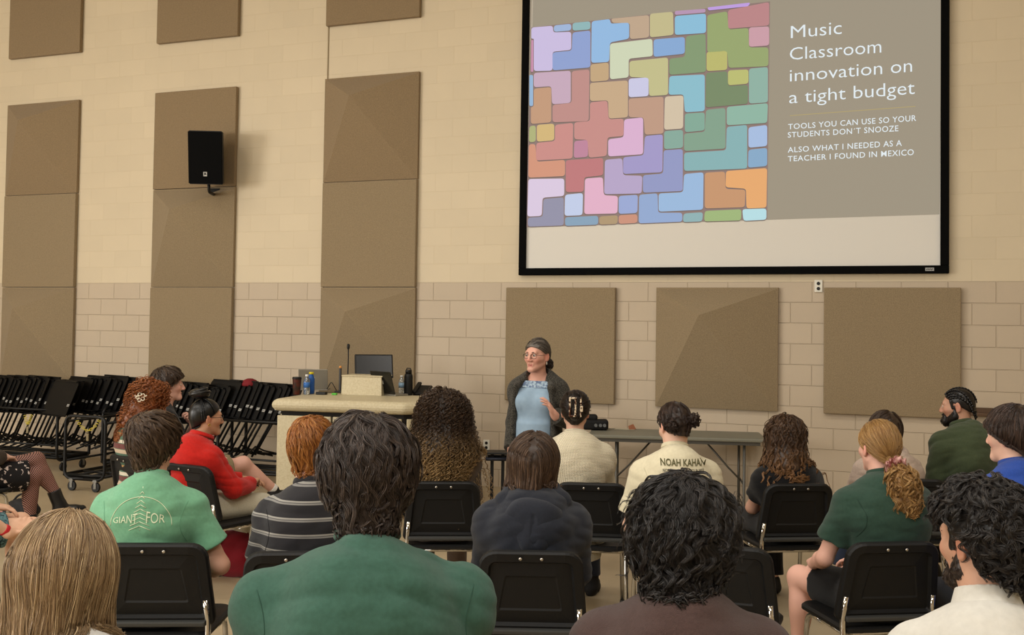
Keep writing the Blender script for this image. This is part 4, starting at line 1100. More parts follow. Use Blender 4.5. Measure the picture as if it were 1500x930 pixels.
def hair_obj(J, shellS, sets, pal, rng, vox=.006, name='hair', shell_col=.2, disp=None, extra=None, tipcol=None, shellvis=True, zcol=None):
    """pal: dark, mid, light; sets: list of (Q, R)"""
    pal = [np.array(lin(c)) for c in pal]; Vs, Fs, Cs = [], [], []; base = 0
    def ramp(x):
        x = np.clip(x, 0, 1)[..., None]; return np.where(x < .5, pal[0]+(pal[1]-pal[0])*x*2, pal[1]+(pal[2]-pal[1])*(x-.5)*2)
    if shellvis:
        V, F = shellS.mesh(vox, disp); Vs.append(V); Fs.append(F); Cs.append(np.tile(ramp(np.array([shell_col]))[0], (len(V), 1))); base = len(V)
    for Q, R in sets:
        N, T, _ = Q.shape; x = np.clip(rng.beta(2, 2.6, N), 0, 1)
        C_ = ramp(np.repeat(x[:, None], T, 1))
        if tipcol is not None:
            k = (np.linspace(0, 1, T)**1.5)[None, :, None]*rng.uniform(.2, 1, N)[:, None, None]; C_ = C_*(1-k)+np.array(lin(tipcol))*k
        if zcol is not None:
            zz = ((Q-J.hc)@J.M)[..., 2]; k = np.clip((zcol[0]-zz)/(zcol[0]-zcol[1]), 0, 1)[..., None]*rng.uniform(.15, 1, N)[:, None, None]; C_ = C_*(1-k)+np.array(lin(zcol[2]))*k
        V, F, c = tubes_np(Q, R, C_); Vs.append(V); Fs.append(F+base); Cs.append(c); base += len(V)
    me = mesh_np(name, np.concatenate(Vs), np.concatenate(Fs), np.concatenate(Cs))
    return link_mesh(name, me, M_hair, J.root, True)
def skull_shell(J, t=.014, cut=(0, .0, .0), slope=.72, ex=1.0, back=0.0, k=.02, side=0.0, low=0.0):
    S = SDF(); W = J.W
    S.ell(W(0, -.014-back/2, .032), (.073+t*ex+side, .094+t+back/2, .086+t), J.M, k)
    J.cutn = J.M@unit(v3(0, slope, -1)); 
    return S
def hairline(S, J, z=0.0, slope=.72):
    """drop the face and neck side of a sloping plane that meets the ears"""
    return S.half(J.W(0, 0, z), J.M@v3(0, slope, -1))
def pick(S, J, rng, n, up=.0, zmin=None, cond=None):
    V, F = S.mesh(.009); ok = np.ones(len(V), bool)
    loc = (V-J.hc)@J.M
    if zmin is not None: ok &= loc[:, 2] > zmin
    if cond is not None: ok &= cond(loc)
    top = ok & (loc[:, 2] > .088); W1 = V[ok]; W2 = V[top]; m = n//4 if len(W2) > 20 else 0
    R = np.concatenate([W1[rng.randint(0, len(W1), n-m)]]+([W2[rng.randint(0, len(W2), m)]] if m else []))
    return R+rng.normal(0, .003, R.shape)
def flow_crown(J, c=(0, -.045, .125), swirl=.5, down=.5, fwd=0.0):
    c = J.W(*c); up = J.M[:, 2]; fw = J.M[:, 1]
    def f(p):
        d = p-c; d /= np.linalg.norm(d, axis=1, keepdims=True)+1e-9
        return d+np.cross(np.tile(up, (len(p), 1)), d)*swirl+v3(0, 0, -down)+fw*fwd
    return f
def flow_part(J, x=0.0, back=.25, down=.6):
    def f(p):
        l = (p-J.hc)@J.M; sx = np.sign(l[:, 0]-x); k = np.clip((l[:, 2]-.02)/.08, 0, 1)
        q = np.stack([sx*k*1.3, -back*np.ones(len(p)), -down*np.ones(len(p))-(1-k)], 1); return q@J.M.T
    return f
def flow_to(J, pt, down=.0):
    c = J.W(*pt)
    def f(p):
        d = c-p; return d/(np.linalg.norm(d, axis=1, keepdims=True)+1e-9)+v3(0, 0, -down)
    return f
def torso_coll(J, o=.012):
    S = SDF(); torso(S, J, o); 
    for i in (0, 1): S.cone(J.arm[i][0], J.arm[i][1], .058+o, .05+o, .03)
    return S
# ---------------------------------------------------------------- clothes materials
def cloth(name, rgb, mix2=None, rough=.85, scale=900, dist=.0012, sheen=.15):
    return mat(name, rgb, rough, .12, mix=mix2 or (tuple(int(v*.86) for v in rgb), 220, .2), bump=(scale, dist), sheen=sheen)
def striped(name, rgb, stripes, period, off, soft=.0):
    """stripes: (start, end, rgb) in fractions of the period, along the wearer's height"""
    m = cloth(name, rgb); nt = m.node_tree; b = nt.nodes['Principled BSDF']; N = nt.nodes; L = nt.links
    tc = N.new('ShaderNodeTexCoord'); sp = N.new('ShaderNodeSeparateXYZ'); L.new(tc.outputs['Object'], sp.inputs[0])
    a = N.new('ShaderNodeMath'); a.operation = 'MULTIPLY_ADD'; a.inputs[1].default_value = 1/period; a.inputs[2].default_value = off; L.new(sp.outputs['Z'], a.inputs[0])
    fr = N.new('ShaderNodeMath'); fr.operation = 'FRACT'; L.new(a.outputs[0], fr.inputs[0])
    cr = N.new('ShaderNodeValToRGB'); cr.color_ramp.interpolation = 'CONSTANT'; L.new(fr.outputs[0], cr.inputs[0])
    e = cr.color_ramp.elements; e[0].position = 0; e[0].color = (*lin(rgb), 1); e.remove(e[1])
    for s, t, c in stripes:
        x = e.new(s); x.color = (*lin(c), 1); x = e.new(t); x.color = (*lin(rgb), 1)
    L.new(cr.outputs[0], b.inputs['Base Color']); return m
def knit(name, rgb, sx=.011, sz=.009, depth=.004, dark=.72):
    m = mat(name, rgb, .9, .1, sheen=.2); nt = m.node_tree; b = nt.nodes['Principled BSDF']; N = nt.nodes; L = nt.links
    tc = N.new('ShaderNodeTexCoord'); sp = N.new('ShaderNodeSeparateXYZ'); L.new(tc.outputs['Object'], sp.inputs[0]); hs = []
    ad = N.new('ShaderNodeMath'); ad.operation = 'MULTIPLY_ADD'; ad.inputs[1].default_value = .6; L.new(sp.outputs['Y'], ad.inputs[0]); L.new(sp.outputs['X'], ad.inputs[2])
    for o, p in ((ad.outputs[0], sx), (sp.outputs['Z'], sz)):
        if not p: continue
        k = N.new('ShaderNodeMath'); k.operation = 'MULTIPLY'; k.inputs[1].default_value = 2*math.pi/p; L.new(o, k.inputs[0])
        s = N.new('ShaderNodeMath'); s.operation = 'SINE'; L.new(k.outputs[0], s.inputs[0]); hs.append(s.outputs[0])
    h = hs[0]
    if len(hs) > 1:
        q = N.new('ShaderNodeMath'); q.operation = 'ADD'; L.new(hs[0], q.inputs[0]); L.new(hs[1], q.inputs[1]); h = q.outputs[0]
    r = N.new('ShaderNodeMapRange'); r.inputs['From Min'].default_value = -2; r.inputs['From Max'].default_value = 1; L.new(h, r.inputs['Value'])
    mx = N.new('ShaderNodeMix'); mx.data_type = 'RGBA'; mx.inputs[6].default_value = (*lin(tuple(v*dark for v in rgb)), 1); mx.inputs[7].default_value = (*lin(rgb), 1)
    L.new(r.outputs['Result'], mx.inputs['Factor']); L.new(mx.outputs[2], b.inputs['Base Color'])
    bp = N.new('ShaderNodeBump'); bp.inputs['Distance'].default_value = depth; L.new(h, bp.inputs['Height']); bp.inputs['Strength'].default_value = .6; L.new(bp.outputs['Normal'], b.inputs['Normal'])
    return m
def back_print(J, s, x, z, width, m, name='shirt_print', hk=1.0, bold=.004, space=1.0, arc=None, fn=None):
    """lettering laid on the back of a shirt; x, z in the wearer's frame"""
    me = J.shirt.data; bv = BVHTree.FromPolygons([v.co for v in me.vertices], [p.vertices for p in me.polygons])
    V, F = text_mesh(s, 1.0, space, bold); V[:, 0] -= (V[:, 0].max()+V[:, 0].min())/2; k = width/(V[:, 0].max()-V[:, 0].min()); out = []
    for p in V:
        X, Z = p[0]*k, p[1]*k*hk
        if fn: X, Z = fn(X, Z)
        h = bv.ray_cast(Vector((x+X, -.8, z+Z)), Vector((0, 1, 0))); y = h[0].y if h[0] else -.14
        out.append((x+X, y-.0045, z+Z))
    return poly_mesh(name, out, F, m, J.shirt)
def back_strip(J, pts, w, m, name='shirt_print'):
    me = J.shirt.data; bv = BVHTree.FromPolygons([v.co for v in me.vertices], [p.vertices for p in me.polygons]); b = MB()
    for line in pts:
        q = []
        for x, z in line:
            h = bv.ray_cast(Vector((x, -.8, z)), Vector((0, 1, 0))); q.append((x, (h[0].y if h[0] else -.14)-.001, z))
        b.tube(q, w, 5)
    return b.build(name, m, J.shirt)
def seams(J, m, zl=.17):
    w = abs(J.sh[0][0])*1.06; zn = J.neck[2]
    for s in (-1, 1): back_strip(J, [[(s*(w-.022*math.sin(math.pi*t)), zn-.045-zl*t) for t in np.linspace(0, 1, 22)]], .0011, m, 'armhole_seam')
def specs(J, m, r=.024, par=None, temple=True, sq=1.0):
    W = J.W; par = par or J.root; g = MB()
    for s in (-1, 1):
        g.tube([W(s*.033+r*math.cos(a)*1.12, .098-.25*abs(s*.033+r*math.cos(a))*.4, .002+r*sq*math.sin(a)) for a in np.linspace(0, 2*math.pi, 19)[:-1]], .0017, 6, closed=True)
        g.tube([W(s*.061, .090, .006), W(s*.074, .07, .008), W(s*.078, .0, .008), W(s*.076, -.02, -.006)], .0016, 6)
    g.tube([W(-.009, .0985, .006), W(0, .102, .009), W(.009, .0985, .006)], .0015, 6)
    o = g.build('glasses', m, par)
    return o
M_wire = mat('dark wire frame', (60, 50, 44), .3, .5, metal=.5)
M_gold = mat('gold', (200, 160, 80), .25, .5, metal=1.0)
RS = np.random.RandomState
FRONT = 'people of the audience'

def generic_short(J, rng, pal, n=420, L=(.05, .10), t=.016, zc=.0, slope=.8, w=.0015, kids=6, wave=.003, curl=0., back=.0, side=0., crown=(0, -.045, .125), swirl=.6, down=.45, cr=.011, nape=True, grav=.15, off=(.002, .016), frizz=.0006, shell_col=.15, wl=.07, hug=.45, bump=.0, jit=.18, tip=None, fwd=0.0, napez=-.075, lowr=.056):
    S = skull_shell(J, t, back=back, side=side)
    if nape: S.cone(J.W(0, -.055, -.02), J.W(0, -.050, napez), lowr+side*.5, lowr*.82, .03)
    hairline(S, J, zc, slope)
    roots = pick(S, J, rng, n)
    disp = folds(bump, 5, (40, 40, 40), 1.5) if bump else None
    q = strands(S, roots, flow_crown(J, crown, swirl, down, fwd), rng, L, 14, hug, off, grav, torso_coll(J), wave, wl, curl, kids, cr, w, .72, frizz=frizz, jit=jit)
    return hair_obj(J, S, [q], pal, rng, shell_col=shell_col, disp=disp, tipcol=tip)

# ---------------------------------------------------------------- third row, nearest the camera
SEAM = dict(green_man=(52, 84, 70), light_green=(106, 158, 126), pony=(38, 58, 48), tour=(186, 176, 146), wavy=(12, 12, 12), striped=(26, 26, 28))
ORG = {}
def p_green_man():
    J = figure((541, 604, 2.45), 0.02, b=1.24, sh=1.12, lean=.02, slouch=.06, hairt=.03, hp=.06, nk=.035)
    person(J, 'person', 'broad person in a dark green t-shirt with thick wavy dark hair', (214, 164, 136), hands=False, vox=.007)
    m = cloth('dark green cotton', (66, 102, 88), ((58, 91, 78), 90, .25))
    shirt(J, 't_shirt', m, .006, .014, .62, -.02, .066, True, .0042, 11, .062, .012, colr=.009)
    seams(J, mat('seam of '+J.shirt.active_material.name, tuple(max(0, v) for v in SEAM['green_man']), .9))
    rng = RS(11)
    S = skull_shell(J, .024, side=.008, back=.01); S.cone(J.W(0, -.055, -.02), J.W(0, -.062, -.105), .074, .058, .03)
    for s in (-1, 1): S.ell(J.W(s*.070, -.015, -.005), (.032, .058, .062), J.M, .03)
    hairline(S, J, -.055, .9)
    r = pick(S, J, rng, 520)
    a = strands(S, r, flow_crown(J, (.01, -.02, .13), .55, .5), rng, (.07, .15), 18, .4, (.001, .014), .2, torso_coll(J), .007, .085, .002, 8, .013, .0013, .55, frizz=.0008)
    r = pick(S, J, rng, 90, cond=lambda l: (l[:, 2] < -.02))
    b_ = strands(S, r, flow_crown(J, (.01, -.02, .13), .2, .9), rng, (.03, .06), 12, .3, (.002, .018), .2, torso_coll(J), .006, .05, .004, 6, .010, .0014, .8, frizz=.0008)
    hair_obj(J, S, [a, b_], [(34, 28, 25), (66, 54, 48), (112, 96, 86)], rng, shell_col=.12, disp=folds(.003, 3, (30, 30, 26), 1.5))
def p_mullet():
    J = figure((1000, 690, 2.42), .0, b=1.05, lean=.02, slouch=.05, hairt=.04)
    person(J, 'person', 'person in a brown ribbed sweater whose black curly hair reaches the nape', (208, 156, 128), hands=False, vox=.007)
    m = cloth('brown knit wool', (84, 65, 61), ((73, 56, 53), 160, .25), scale=500, dist=.0025)
    shirt(J, 'sweater', m, .006, .018, 1.7, -.02, .068, True, .0038, 21, .058, .01, knit('brown ribbing', (92, 70, 66), .008, 0, .004), colr=.011)
    rng = RS(21)
    S = skull_shell(J, .030, side=.006, back=.012); S.cone(J.W(0, -.055, -.02), J.W(.0, -.075, -.115), .082, .052, .04); S.cone(J.W(-.01, -.08, -.10), J.W(-.005, -.090, -.175), .060, .036, .03)
    for s in (-1, 1): S.ell(J.W(s*.080, -.02, .0), (.034, .06, .07), J.M, .03)
    hairline(S, J, -.06, .9)
    pal = [(22, 19, 18), (42, 38, 36), (84, 78, 76)]
    r = pick(S, J, rng, 560)
    a = strands(S, r, flow_crown(J, (0, -.02, .13), .3, .7), rng, (.07, .15), 20, .35, (.001, .016), .25, torso_coll(J), .007, .065, .004, 9, .013, .0011, .5, frizz=.0012)
    r = pick(S, J, rng, 150, cond=lambda l: (np.abs(l[:, 0]) > .06))
    b_ = strands(S, r, flow_crown(J, (0, -.02, .13), .6, .4), rng, (.04, .075), 14, .0, (.004, .028), .1, torso_coll(J), .006, .05, .005, 3, .009, .0008, .6, frizz=.002, jit=.5)
    r = pick(S, J, rng, 190, cond=lambda l: (l[:, 2] < -.05))
    c = strands(S, r, flow_crown(J, (0, -.02, .13), .15, 1.0), rng, (.05, .10), 16, .2, (.002, .016), .3, torso_coll(J), .006, .06, .007, 7, .010, .0014, .82, frizz=.001)
    hair_obj(J, S, [a, b_, c], pal, rng, shell_col=.1, disp=folds(.005, 8, (38, 38, 34), 1.6))
def p_curly_white():
    J = figure((1436, 703, 2.5), .30, b=1.0, lean=.02, slouch=.05, hairt=.035, hy=.50, hp=.10, nk=.02)
    person(J, 'person', 'bearded person with short black curls and a white collared shirt at the right corner', (204, 152, 124), hands=False, vox=.0045, face=True, brow=(28, 22, 20))
    m = cloth('white shirt cotton', (226, 222, 212), ((214, 210, 200), 60, .3))
    shirt(J, 'shirt', m, .006, .014, 1.7, -.02, .066, False, .0042, 31, .05, .01)
    T = SDF(); n = unit(J.a+v3(0, .38, 0)); c = J.neck+J.a*.052
    T.cap(c-n*.020, c+n*.028, .084, .068, .01); T.cap(c-n*.05, c+n*.06, .060, .057, .006, 's'); T.cone(c+v3(0, .06, -.06), c+v3(0, .14, .10), .02, .05, .01, 's')
    sdf_obj('collar', T, .004, m, J.root, folds(.0012, 6))
    back_strip(J, [[(x, J.neck[2]-.085-.03*abs(x)) for x in np.linspace(-.17, .17, 30)]], .0016, mat('white seam', (196, 192, 182), .8), 'yoke_seam')
    rng = RS(31)
    S = skull_shell(J, .034, side=-.004, back=.005); S.cone(J.W(0, -.062, -.02), J.W(0, -.066, -.075), .058, .046, .03); hairline(S, J, .034, .95)
    for s in (-1, 1): S.cone(J.W(s*.068, .015, .03), J.W(s*.067, .018, -.01), .014, .010, .01)
    r = pick(S, J, rng, 620, cond=lambda l: (l[:, 2] > .07) | (l[:, 1] < -.055))
    a = strands(S, r, flow_crown(J, (0, -.03, .13), .9, .1, .3), rng, (.035, .065), 18, .3, (.001, .014), .05, torso_coll(J), .005, .048, .005, 9, .011, .0011, .45, frizz=.001, jit=.45)
    hair_obj(J, S, [a], [(22, 19, 18), (44, 39, 36), (84, 78, 74)], rng, shell_col=.1, disp=folds(.006, 4, (46, 46, 46), 1.7))
    beard(J, rng, [(40, 32, 28), (58, 46, 40), (92, 76, 66)], 500, .006)
def beard(J, rng, pal, n, ln, thick=.0035, full=0.0):
    B = SDF(); W = J.W
    for s in (-1, 1):
        B.cone(W(s*.066, .010, .0), W(s*.050, .012, -.066), .007+full, .016+full, .02); B.cone(W(s*.050, .012, -.066), W(s*.012, .074, -.098), .018+thick+full, .019+thick+full, .03)
        B.cone(W(s*.03, .082, -.060), W(s*.008, .098, -.050), .0065, .0065, .01)
    B.cone(W(-.014, .084, -.094), W(.014, .084, -.094), .016+thick+full, .016+thick+full, .02)
    V, F = B.mesh(.006); r = V[rng.randint(0, len(V), n)]
    q = strands(B, r, lambda p: np.tile(J.M@v3(0, -.1, -1), (len(p), 1)), rng, (ln, ln*2.2), 6, .2, (.0, .003), .1, None, 0, .03, 0, 4, .005, .0007, .3, jit=.3)
    hair_obj(J, B, [q], pal, rng, .005, 'beard', .25)
def p_blonde():
    J = figure((97, 747, 2.3), .06, fem=True, b=.95, lean=.02, slouch=.05, hairt=.022, hy=-.25, hr=.05)
    person(J, 'person', 'person with straight shoulder length blonde hair and thinly striped white t-shirt', (222, 176, 150), hands=False, vox=.006)
    m = striped('white tee with thin dark stripes', (228, 224, 218), [(.44, .50, (120, 112, 112)), (.56, .60, (150, 140, 140))], .042, .1)
    shirt(J, 't_shirt', m, .006, .013, .6, -.02, .062, True, .003, 41)
    rng = RS(41); S = skull_shell(J, .016, side=.012)
    S.cone(J.W(0, -.045, .0), J.W(0, -.075, -.16), .082, .070, .04)
    for s in (-1, 1): S.cone(J.W(s*.058, -.02, .02), J.W(s*.085, -.03, -.15), .036, .034, .04)
    hairline(S, J, -.20, 2.6)
    S.ell(J.W(0, .10, -.04), (.066, .075, .11), J.M, .02, 's')
    pal = [(96, 74, 52), (160, 131, 96), (222, 196, 154)]
    r = pick(S, J, rng, 420, zmin=-.06); tc = torso_coll(J)
    r = np.concatenate([r, pick(S, J, rng, 150, cond=lambda l: (np.abs(l[:, 0]-.01) < .02) & (l[:, 2] > -.02))])
    a = strands(S, r, flow_crown(J, (.012, .03, .135), .0, .35), rng, (.12, .26), 18, .45, (.001, .008), .55, tc, .003, .16, 0, 8, .012, .0013, .35, frizz=.0004, jit=.06)
    r = pick(S, J, rng, 130, cond=lambda l: l[:, 2] < -.07)
    b_ = strands(S, r, flow_part(J, .01, .2, 1.0), rng, (.05, .11), 14, .1, (.002, .010), .9, None, .003, .09, .0, 8, .010, .0012, .5, frizz=.0006, jit=.08)
    hair_obj(J, S, [a, b_], pal, rng, shell_col=.12, disp=folds(.002, 2, (46, 46, 3), .6))
# ---------------------------------------------------------------- second row
def p_light_green():
    J = figure((228, 600, 3.85), seat='lightgreen', dth=-.22, b=.98, lean=.0, slouch=.05, hairt=.03, hy=-.30, hp=.06, nk=.02, arms={1: dict(w=v3(.18, .20, .60)), 0: dict(w=v3(-.16, .22, .61))})
    person(J, 'person', 'person in a light green t-shirt with a white tree print, brown hair, on the left', (206, 152, 124), vox=.006)
    m = cloth('light green cotton', (122, 178, 142), ((112, 166, 132), 80, .25))
    shirt(J, 't_shirt', m, .006, .016, .66, -.03, .062, True, .004, 51, .056, .014)
    M_p = mat('cream print', (214, 222, 190), .8)
    zc = J.neck[2]-.12; R = .124
    fn = lambda X, Z: (X, Z*(.75+.95*math.cos(min(1.4, abs(X)/R*1.25)))-.0)
    back_print(J, 'GIANT', -.060, zc, .100, M_p, fn=lambda X, Z: (X, Z*(1.3-(.064-X)*6.5)), hk=1.5, bold=-.004)
    back_print(J, 'FOR', .062, zc, .072, M_p, fn=lambda X, Z: (X, Z*(1.25-(.06+X)*6)), hk=1.6, bold=-.004)
    back_strip(J, [[(R*math.cos(a), zc-.02+.125*math.sin(a)) for a in np.linspace(.05, 3.09, 40) if abs(a-1.57) > .10]], .0016, M_p)
    back_strip(J, [[(0, zc-.03), (0, zc+.145)]]+[[(0, zc+.125-.017*i), (s*(.008+.0045*i), zc+.115-.018*i)] for i in range(9) for s in (-1, 1)], .0014, M_p, 'tree_print')
    M_s = mat('trousers dark', (34, 34, 38), .8); pants(J, cloth('dark navy cotton', (36, 36, 44)), f=.95, name='shorts'); shoes(J, M_s)
    seams(J, mat('seam of '+J.shirt.active_material.name, tuple(max(0, v) for v in SEAM['light_green']), .9))
    rng = RS(51)
    generic_short(J, rng, [(48, 36, 28), (86, 66, 50), (136, 110, 84)], 480, (.06, .12), .024, -.022, .85, .0014, 7, .005, .001, side=.006, back=.008, lowr=.066, swirl=.9, crown=(-.02, -.055, .115), wl=.09, off=(.001, .014), bump=.002)
def p_striped():
    J = figure((459, 609, 4.0), seat='striped', dth=-.12, b=.95, lean=.03, slouch=.06, hairt=.024, hy=-.35, hp=.08, nk=.03)
    person(J, 'person', 'person with ginger hair and a pale striped black t-shirt behind the broad green back', (218, 160, 136), vox=.006, hands=False)
    m = striped('black tee with pale stripes', (40, 39, 42), [(.36, .46, (128, 126, 122)), (.46, .50, (66, 64, 66)), (.50, .60, (150, 147, 140))], .066, .34)
    shirt(J, 't_shirt', m, .006, .016, .72, -.03, .064, True, .003, 61, colm=cloth('black collar', (40, 39, 42)))
    seams(J, mat('seam of '+J.shirt.active_material.name, tuple(max(0, v) for v in SEAM['striped']), .9))
    pants(J, cloth('charcoal cotton', (50, 48, 46)), f=1.9)
    shoes(J, mat('black shoe', (24, 23, 23), .5))
    generic_short(J, RS(61), [(104, 58, 22), (164, 100, 44), (222, 164, 92)], 420, (.05, .11), .020, -.02, .8, .0014, 7, .004, .0, lowr=.060, swirl=.5, wl=.09, off=(.001, .01), tip=None)
def p_hoodie():
    J = figure((781, 631, 3.95), seat='hoodie', dth=.03, fem=True, b=1.06, sh=1.12, lean=.02, slouch=.05, hairt=.022, hr=.10)
    person(J, 'person', 'person in a charcoal navy hoodie with long straight brown hair, seen from behind', (214, 166, 140), vox=.007, hands=False)
    m = cloth('charcoal navy fleece', (40, 43, 52), ((34, 37, 45), 120, .25), scale=600, dist=.002)
    shirt(J, 'hoodie', m, .006, .024, 1.75, -.05, .075, False, .006, 71, .0)
    H = SDF(); c = J.neck
    H.tor(c+v3(0, -.015, .035), v3(0, -.5, 1), .096, .040, .03)
    H.ell(c+v3(0, -.150, -.050), (.122, .050, .085), None, .05); H.ell(c+v3(0, -.170, -.125), (.062, .042, .060), None, .05)
    for s in (-1, 1): H.cone(c+v3(s*.13, -.06, .01), c+v3(s*.03, -.185, -.145), .036, .028, .04)
    H.cone(c+v3(0, -.200, -.03), c+v3(0, -.222, -.13), .004, .007, .014, 's')
    sdf_obj('hood', H, .005, m, J.root, folds(.005, 7, (12, 10, 18)))
    pants(J, cloth('dark jeans', (42, 46, 58)), f=1.9); shoes(J, mat('black shoe', (24, 23, 23), .5))
    rng = RS(71); S = skull_shell(J, .018, side=.010, back=.006)
    S.cone(J.W(0, -.05, .0), J.W(0, -.070, -.085), .084, .066, .04)
    for s in (-1, 1): S.cone(J.W(s*.055, -.02, .02), J.W(s*.080, -.03, -.10), .034, .028, .04)
    S.ell(J.W(0, .10, -.05), (.066, .075, .13), J.M, .02, 's')
    tc = torso_coll(J, .03); r = pick(S, J, rng, 380, zmin=-.07)
    a = strands(S, r, flow_part(J, -.005, .25, .8), rng, (.10, .20), 18, .5, (.001, .006), .5, None, .003, .2, 0, 8, .012, .0013, .35, jit=.05, frizz=.0003)
    r = pick(S, J, rng, 60, cond=lambda l: (l[:, 2] < -.05) & (np.abs(l[:, 0]) > .05))
    b_ = strands(S, r, flow_part(J, 0, .1, 1.0), rng, (.06, .13), 14, .1, (.002, .014), .5, tc, .010, .10, .004, 7, .010, .0012, .6, frizz=.001, jit=.2)
    hair_obj(J, S, [a, b_], [(46, 34, 26), (82, 62, 48), (140, 110, 86)], rng, shell_col=.10, disp=folds(.0015, 2, (46, 46, 3), .6))
def p_pony():
    J = figure((1287, 614, 4.05), seat='pony', dth=.52, fem=True, b=1.12, sh=1.02, fwd=.085, lean=.0, slouch=.04, hairt=.016, hy=.02, hp=.05, spread=.08,
               arms={0: dict(w=v3(-.20, .24, .62), pole=v3(-.5, -.6, -.6))})
    person(J, 'person', 'person with a blonde ponytail in a pink scrunchie, dark green t-shirt and black shorts', (226, 168, 148), vox=.006, bare_legs=True, face=True, brow=(120, 92, 60))
    m = cloth('bottle green cotton', (50, 74, 62), ((44, 66, 55), 80, .25))
    shirt(J, 't_shirt', m, .006, .016, .68, -.03, .060, True, .004, 81, .056, .014)
    pants(J, cloth('black cotton', (20, 19, 20)), f=.62, name='shorts', o=.022); shoes(J, mat('white trainer', (200, 196, 190), .5))
    seams(J, mat('seam of '+J.shirt.active_material.name, tuple(max(0, v) for v in SEAM['pony']), .9))
    rng = RS(81); S = skull_shell(J, .010); S.cone(J.W(0, -.055, -.01), J.W(0, -.06, -.055), .058, .046, .03); hairline(S, J, .0, .72)
    tie = (0, -.128, -.062)
    r = pick(S, J, rng, 360)
    a = strands(S, r, flow_to(J, tie, .0), rng, (.05, .14), 16, .7, (.001, .005), .0, None, .001, .1, 0, 8, .008, .0011, .3, jit=.04)
    T = SDF(); w0 = J.W(*tie); T.cone(w0, J.W(.01, -.175, -.14), .026, .046, .03); T.cone(J.W(.01, -.175, -.14), J.W(.025, -.185, -.235), .050, .044, .04)
    tc = torso_coll(J, .016); rt = w0+rng.normal(0, .014, (210, 3))
    b_ = strands(T, rt, lambda p: np.tile(v3(.05, -.35, -1), (len(p), 1)), rng, (.15, .26), 22, .10, (-.03, .012), .4, tc, .008, .075, .005, 8, .014, .0013, .55, frizz=.001, jit=.25)
    r = pick(T, J, rng, 120); c = strands(T, r, lambda p: np.tile(v3(.05, -.15, -1), (len(p), 1)), rng, (.06, .12), 16, .3, (0, .01), .3, tc, .009, .06, .005, 7, .010, .0013, .7, frizz=.001, jit=.2)
    pal = [(112, 78, 40), (168, 126, 74), (220, 184, 122)]
    hair_obj(J, S, [a], pal, rng, shell_col=.4)
    hair_obj(J, T, [b_, c], pal, rng, name='ponytail', shell_col=.3, disp=folds(.004, 9, (50, 50, 30), 1.5))
    K = SDF(); n = unit(J.M@v3(0, -.75, -.6)); K.tor(w0+n*.010, n, .030, .019, .01)
    sdf_obj('scrunchie', K, .003, mat('pink satin', (206, 158, 148), .3, .5, mix=((122, 60, 56), 45, .08)), J.root, lambda x, y, z: .0045*np.sin(150*x+60*z)*np.sin(130*z-40*y)+.003*np.sin(260*x-180*y))
    s, e, w, d = J.arm[0]
    back_strip
# ---------------------------------------------------------------- first row
def p_curls():
    J = figure((650, 570, 5.55), seat='curls', dth=.0, fem=True, b=1.0, lean=.0, slouch=.03, hairt=.05)
    person(J, 'person', 'person with a huge mass of long brown ringlets fading to blonde, brown jacket', (206, 158, 132), vox=.008, hands=False)
    shirt(J, 'jacket', cloth('dark brown cord', (84, 68, 52)), .007, .024, 1.8, -.05, .07, True, .005, 91)
    pants(J, cloth('brown cord trousers', (98, 80, 64)), f=1.9); shoes(J, mat('black shoe', (24, 23, 23), .5))
    rng = RS(91); S = skull_shell(J, .045, side=.022, back=.03, k=.05)
    S.cone(J.W(0, -.06, .02), J.W(0, -.10, -.20), .120, .165, .08); S.cone(J.W(0, -.10, -.20), J.W(0, -.10, -.27), .165, .150, .06)
    for s in (-1, 1): S.cone(J.W(s*.06, -.03, .0), J.W(s*.14, -.05, -.2), .07, .075, .06)
    S.ell(J.W(0, .12, -.05), (.07, .085, .16), J.M, .02, 's')
    tc = torso_coll(J, .03); r = pick(S, J, rng, 1000)
    a = strands(S, r, flow_crown(J, (0, .03, .15), .0, .5), rng, (.14, .30), 42, .35, (.0, .018), .45, tc, .002, .036, .0080, 5, .006, .0014, .85, jit=.07, frizz=.0006)
    hair_obj(J, S, [a], [(38, 27, 20), (68, 49, 34), (112, 84, 56)], rng, .009, shell_col=.12, zcol=(-.06, -.30, (206, 168, 112)), disp=folds(.008, 5, (40, 40, 14), 1.5))
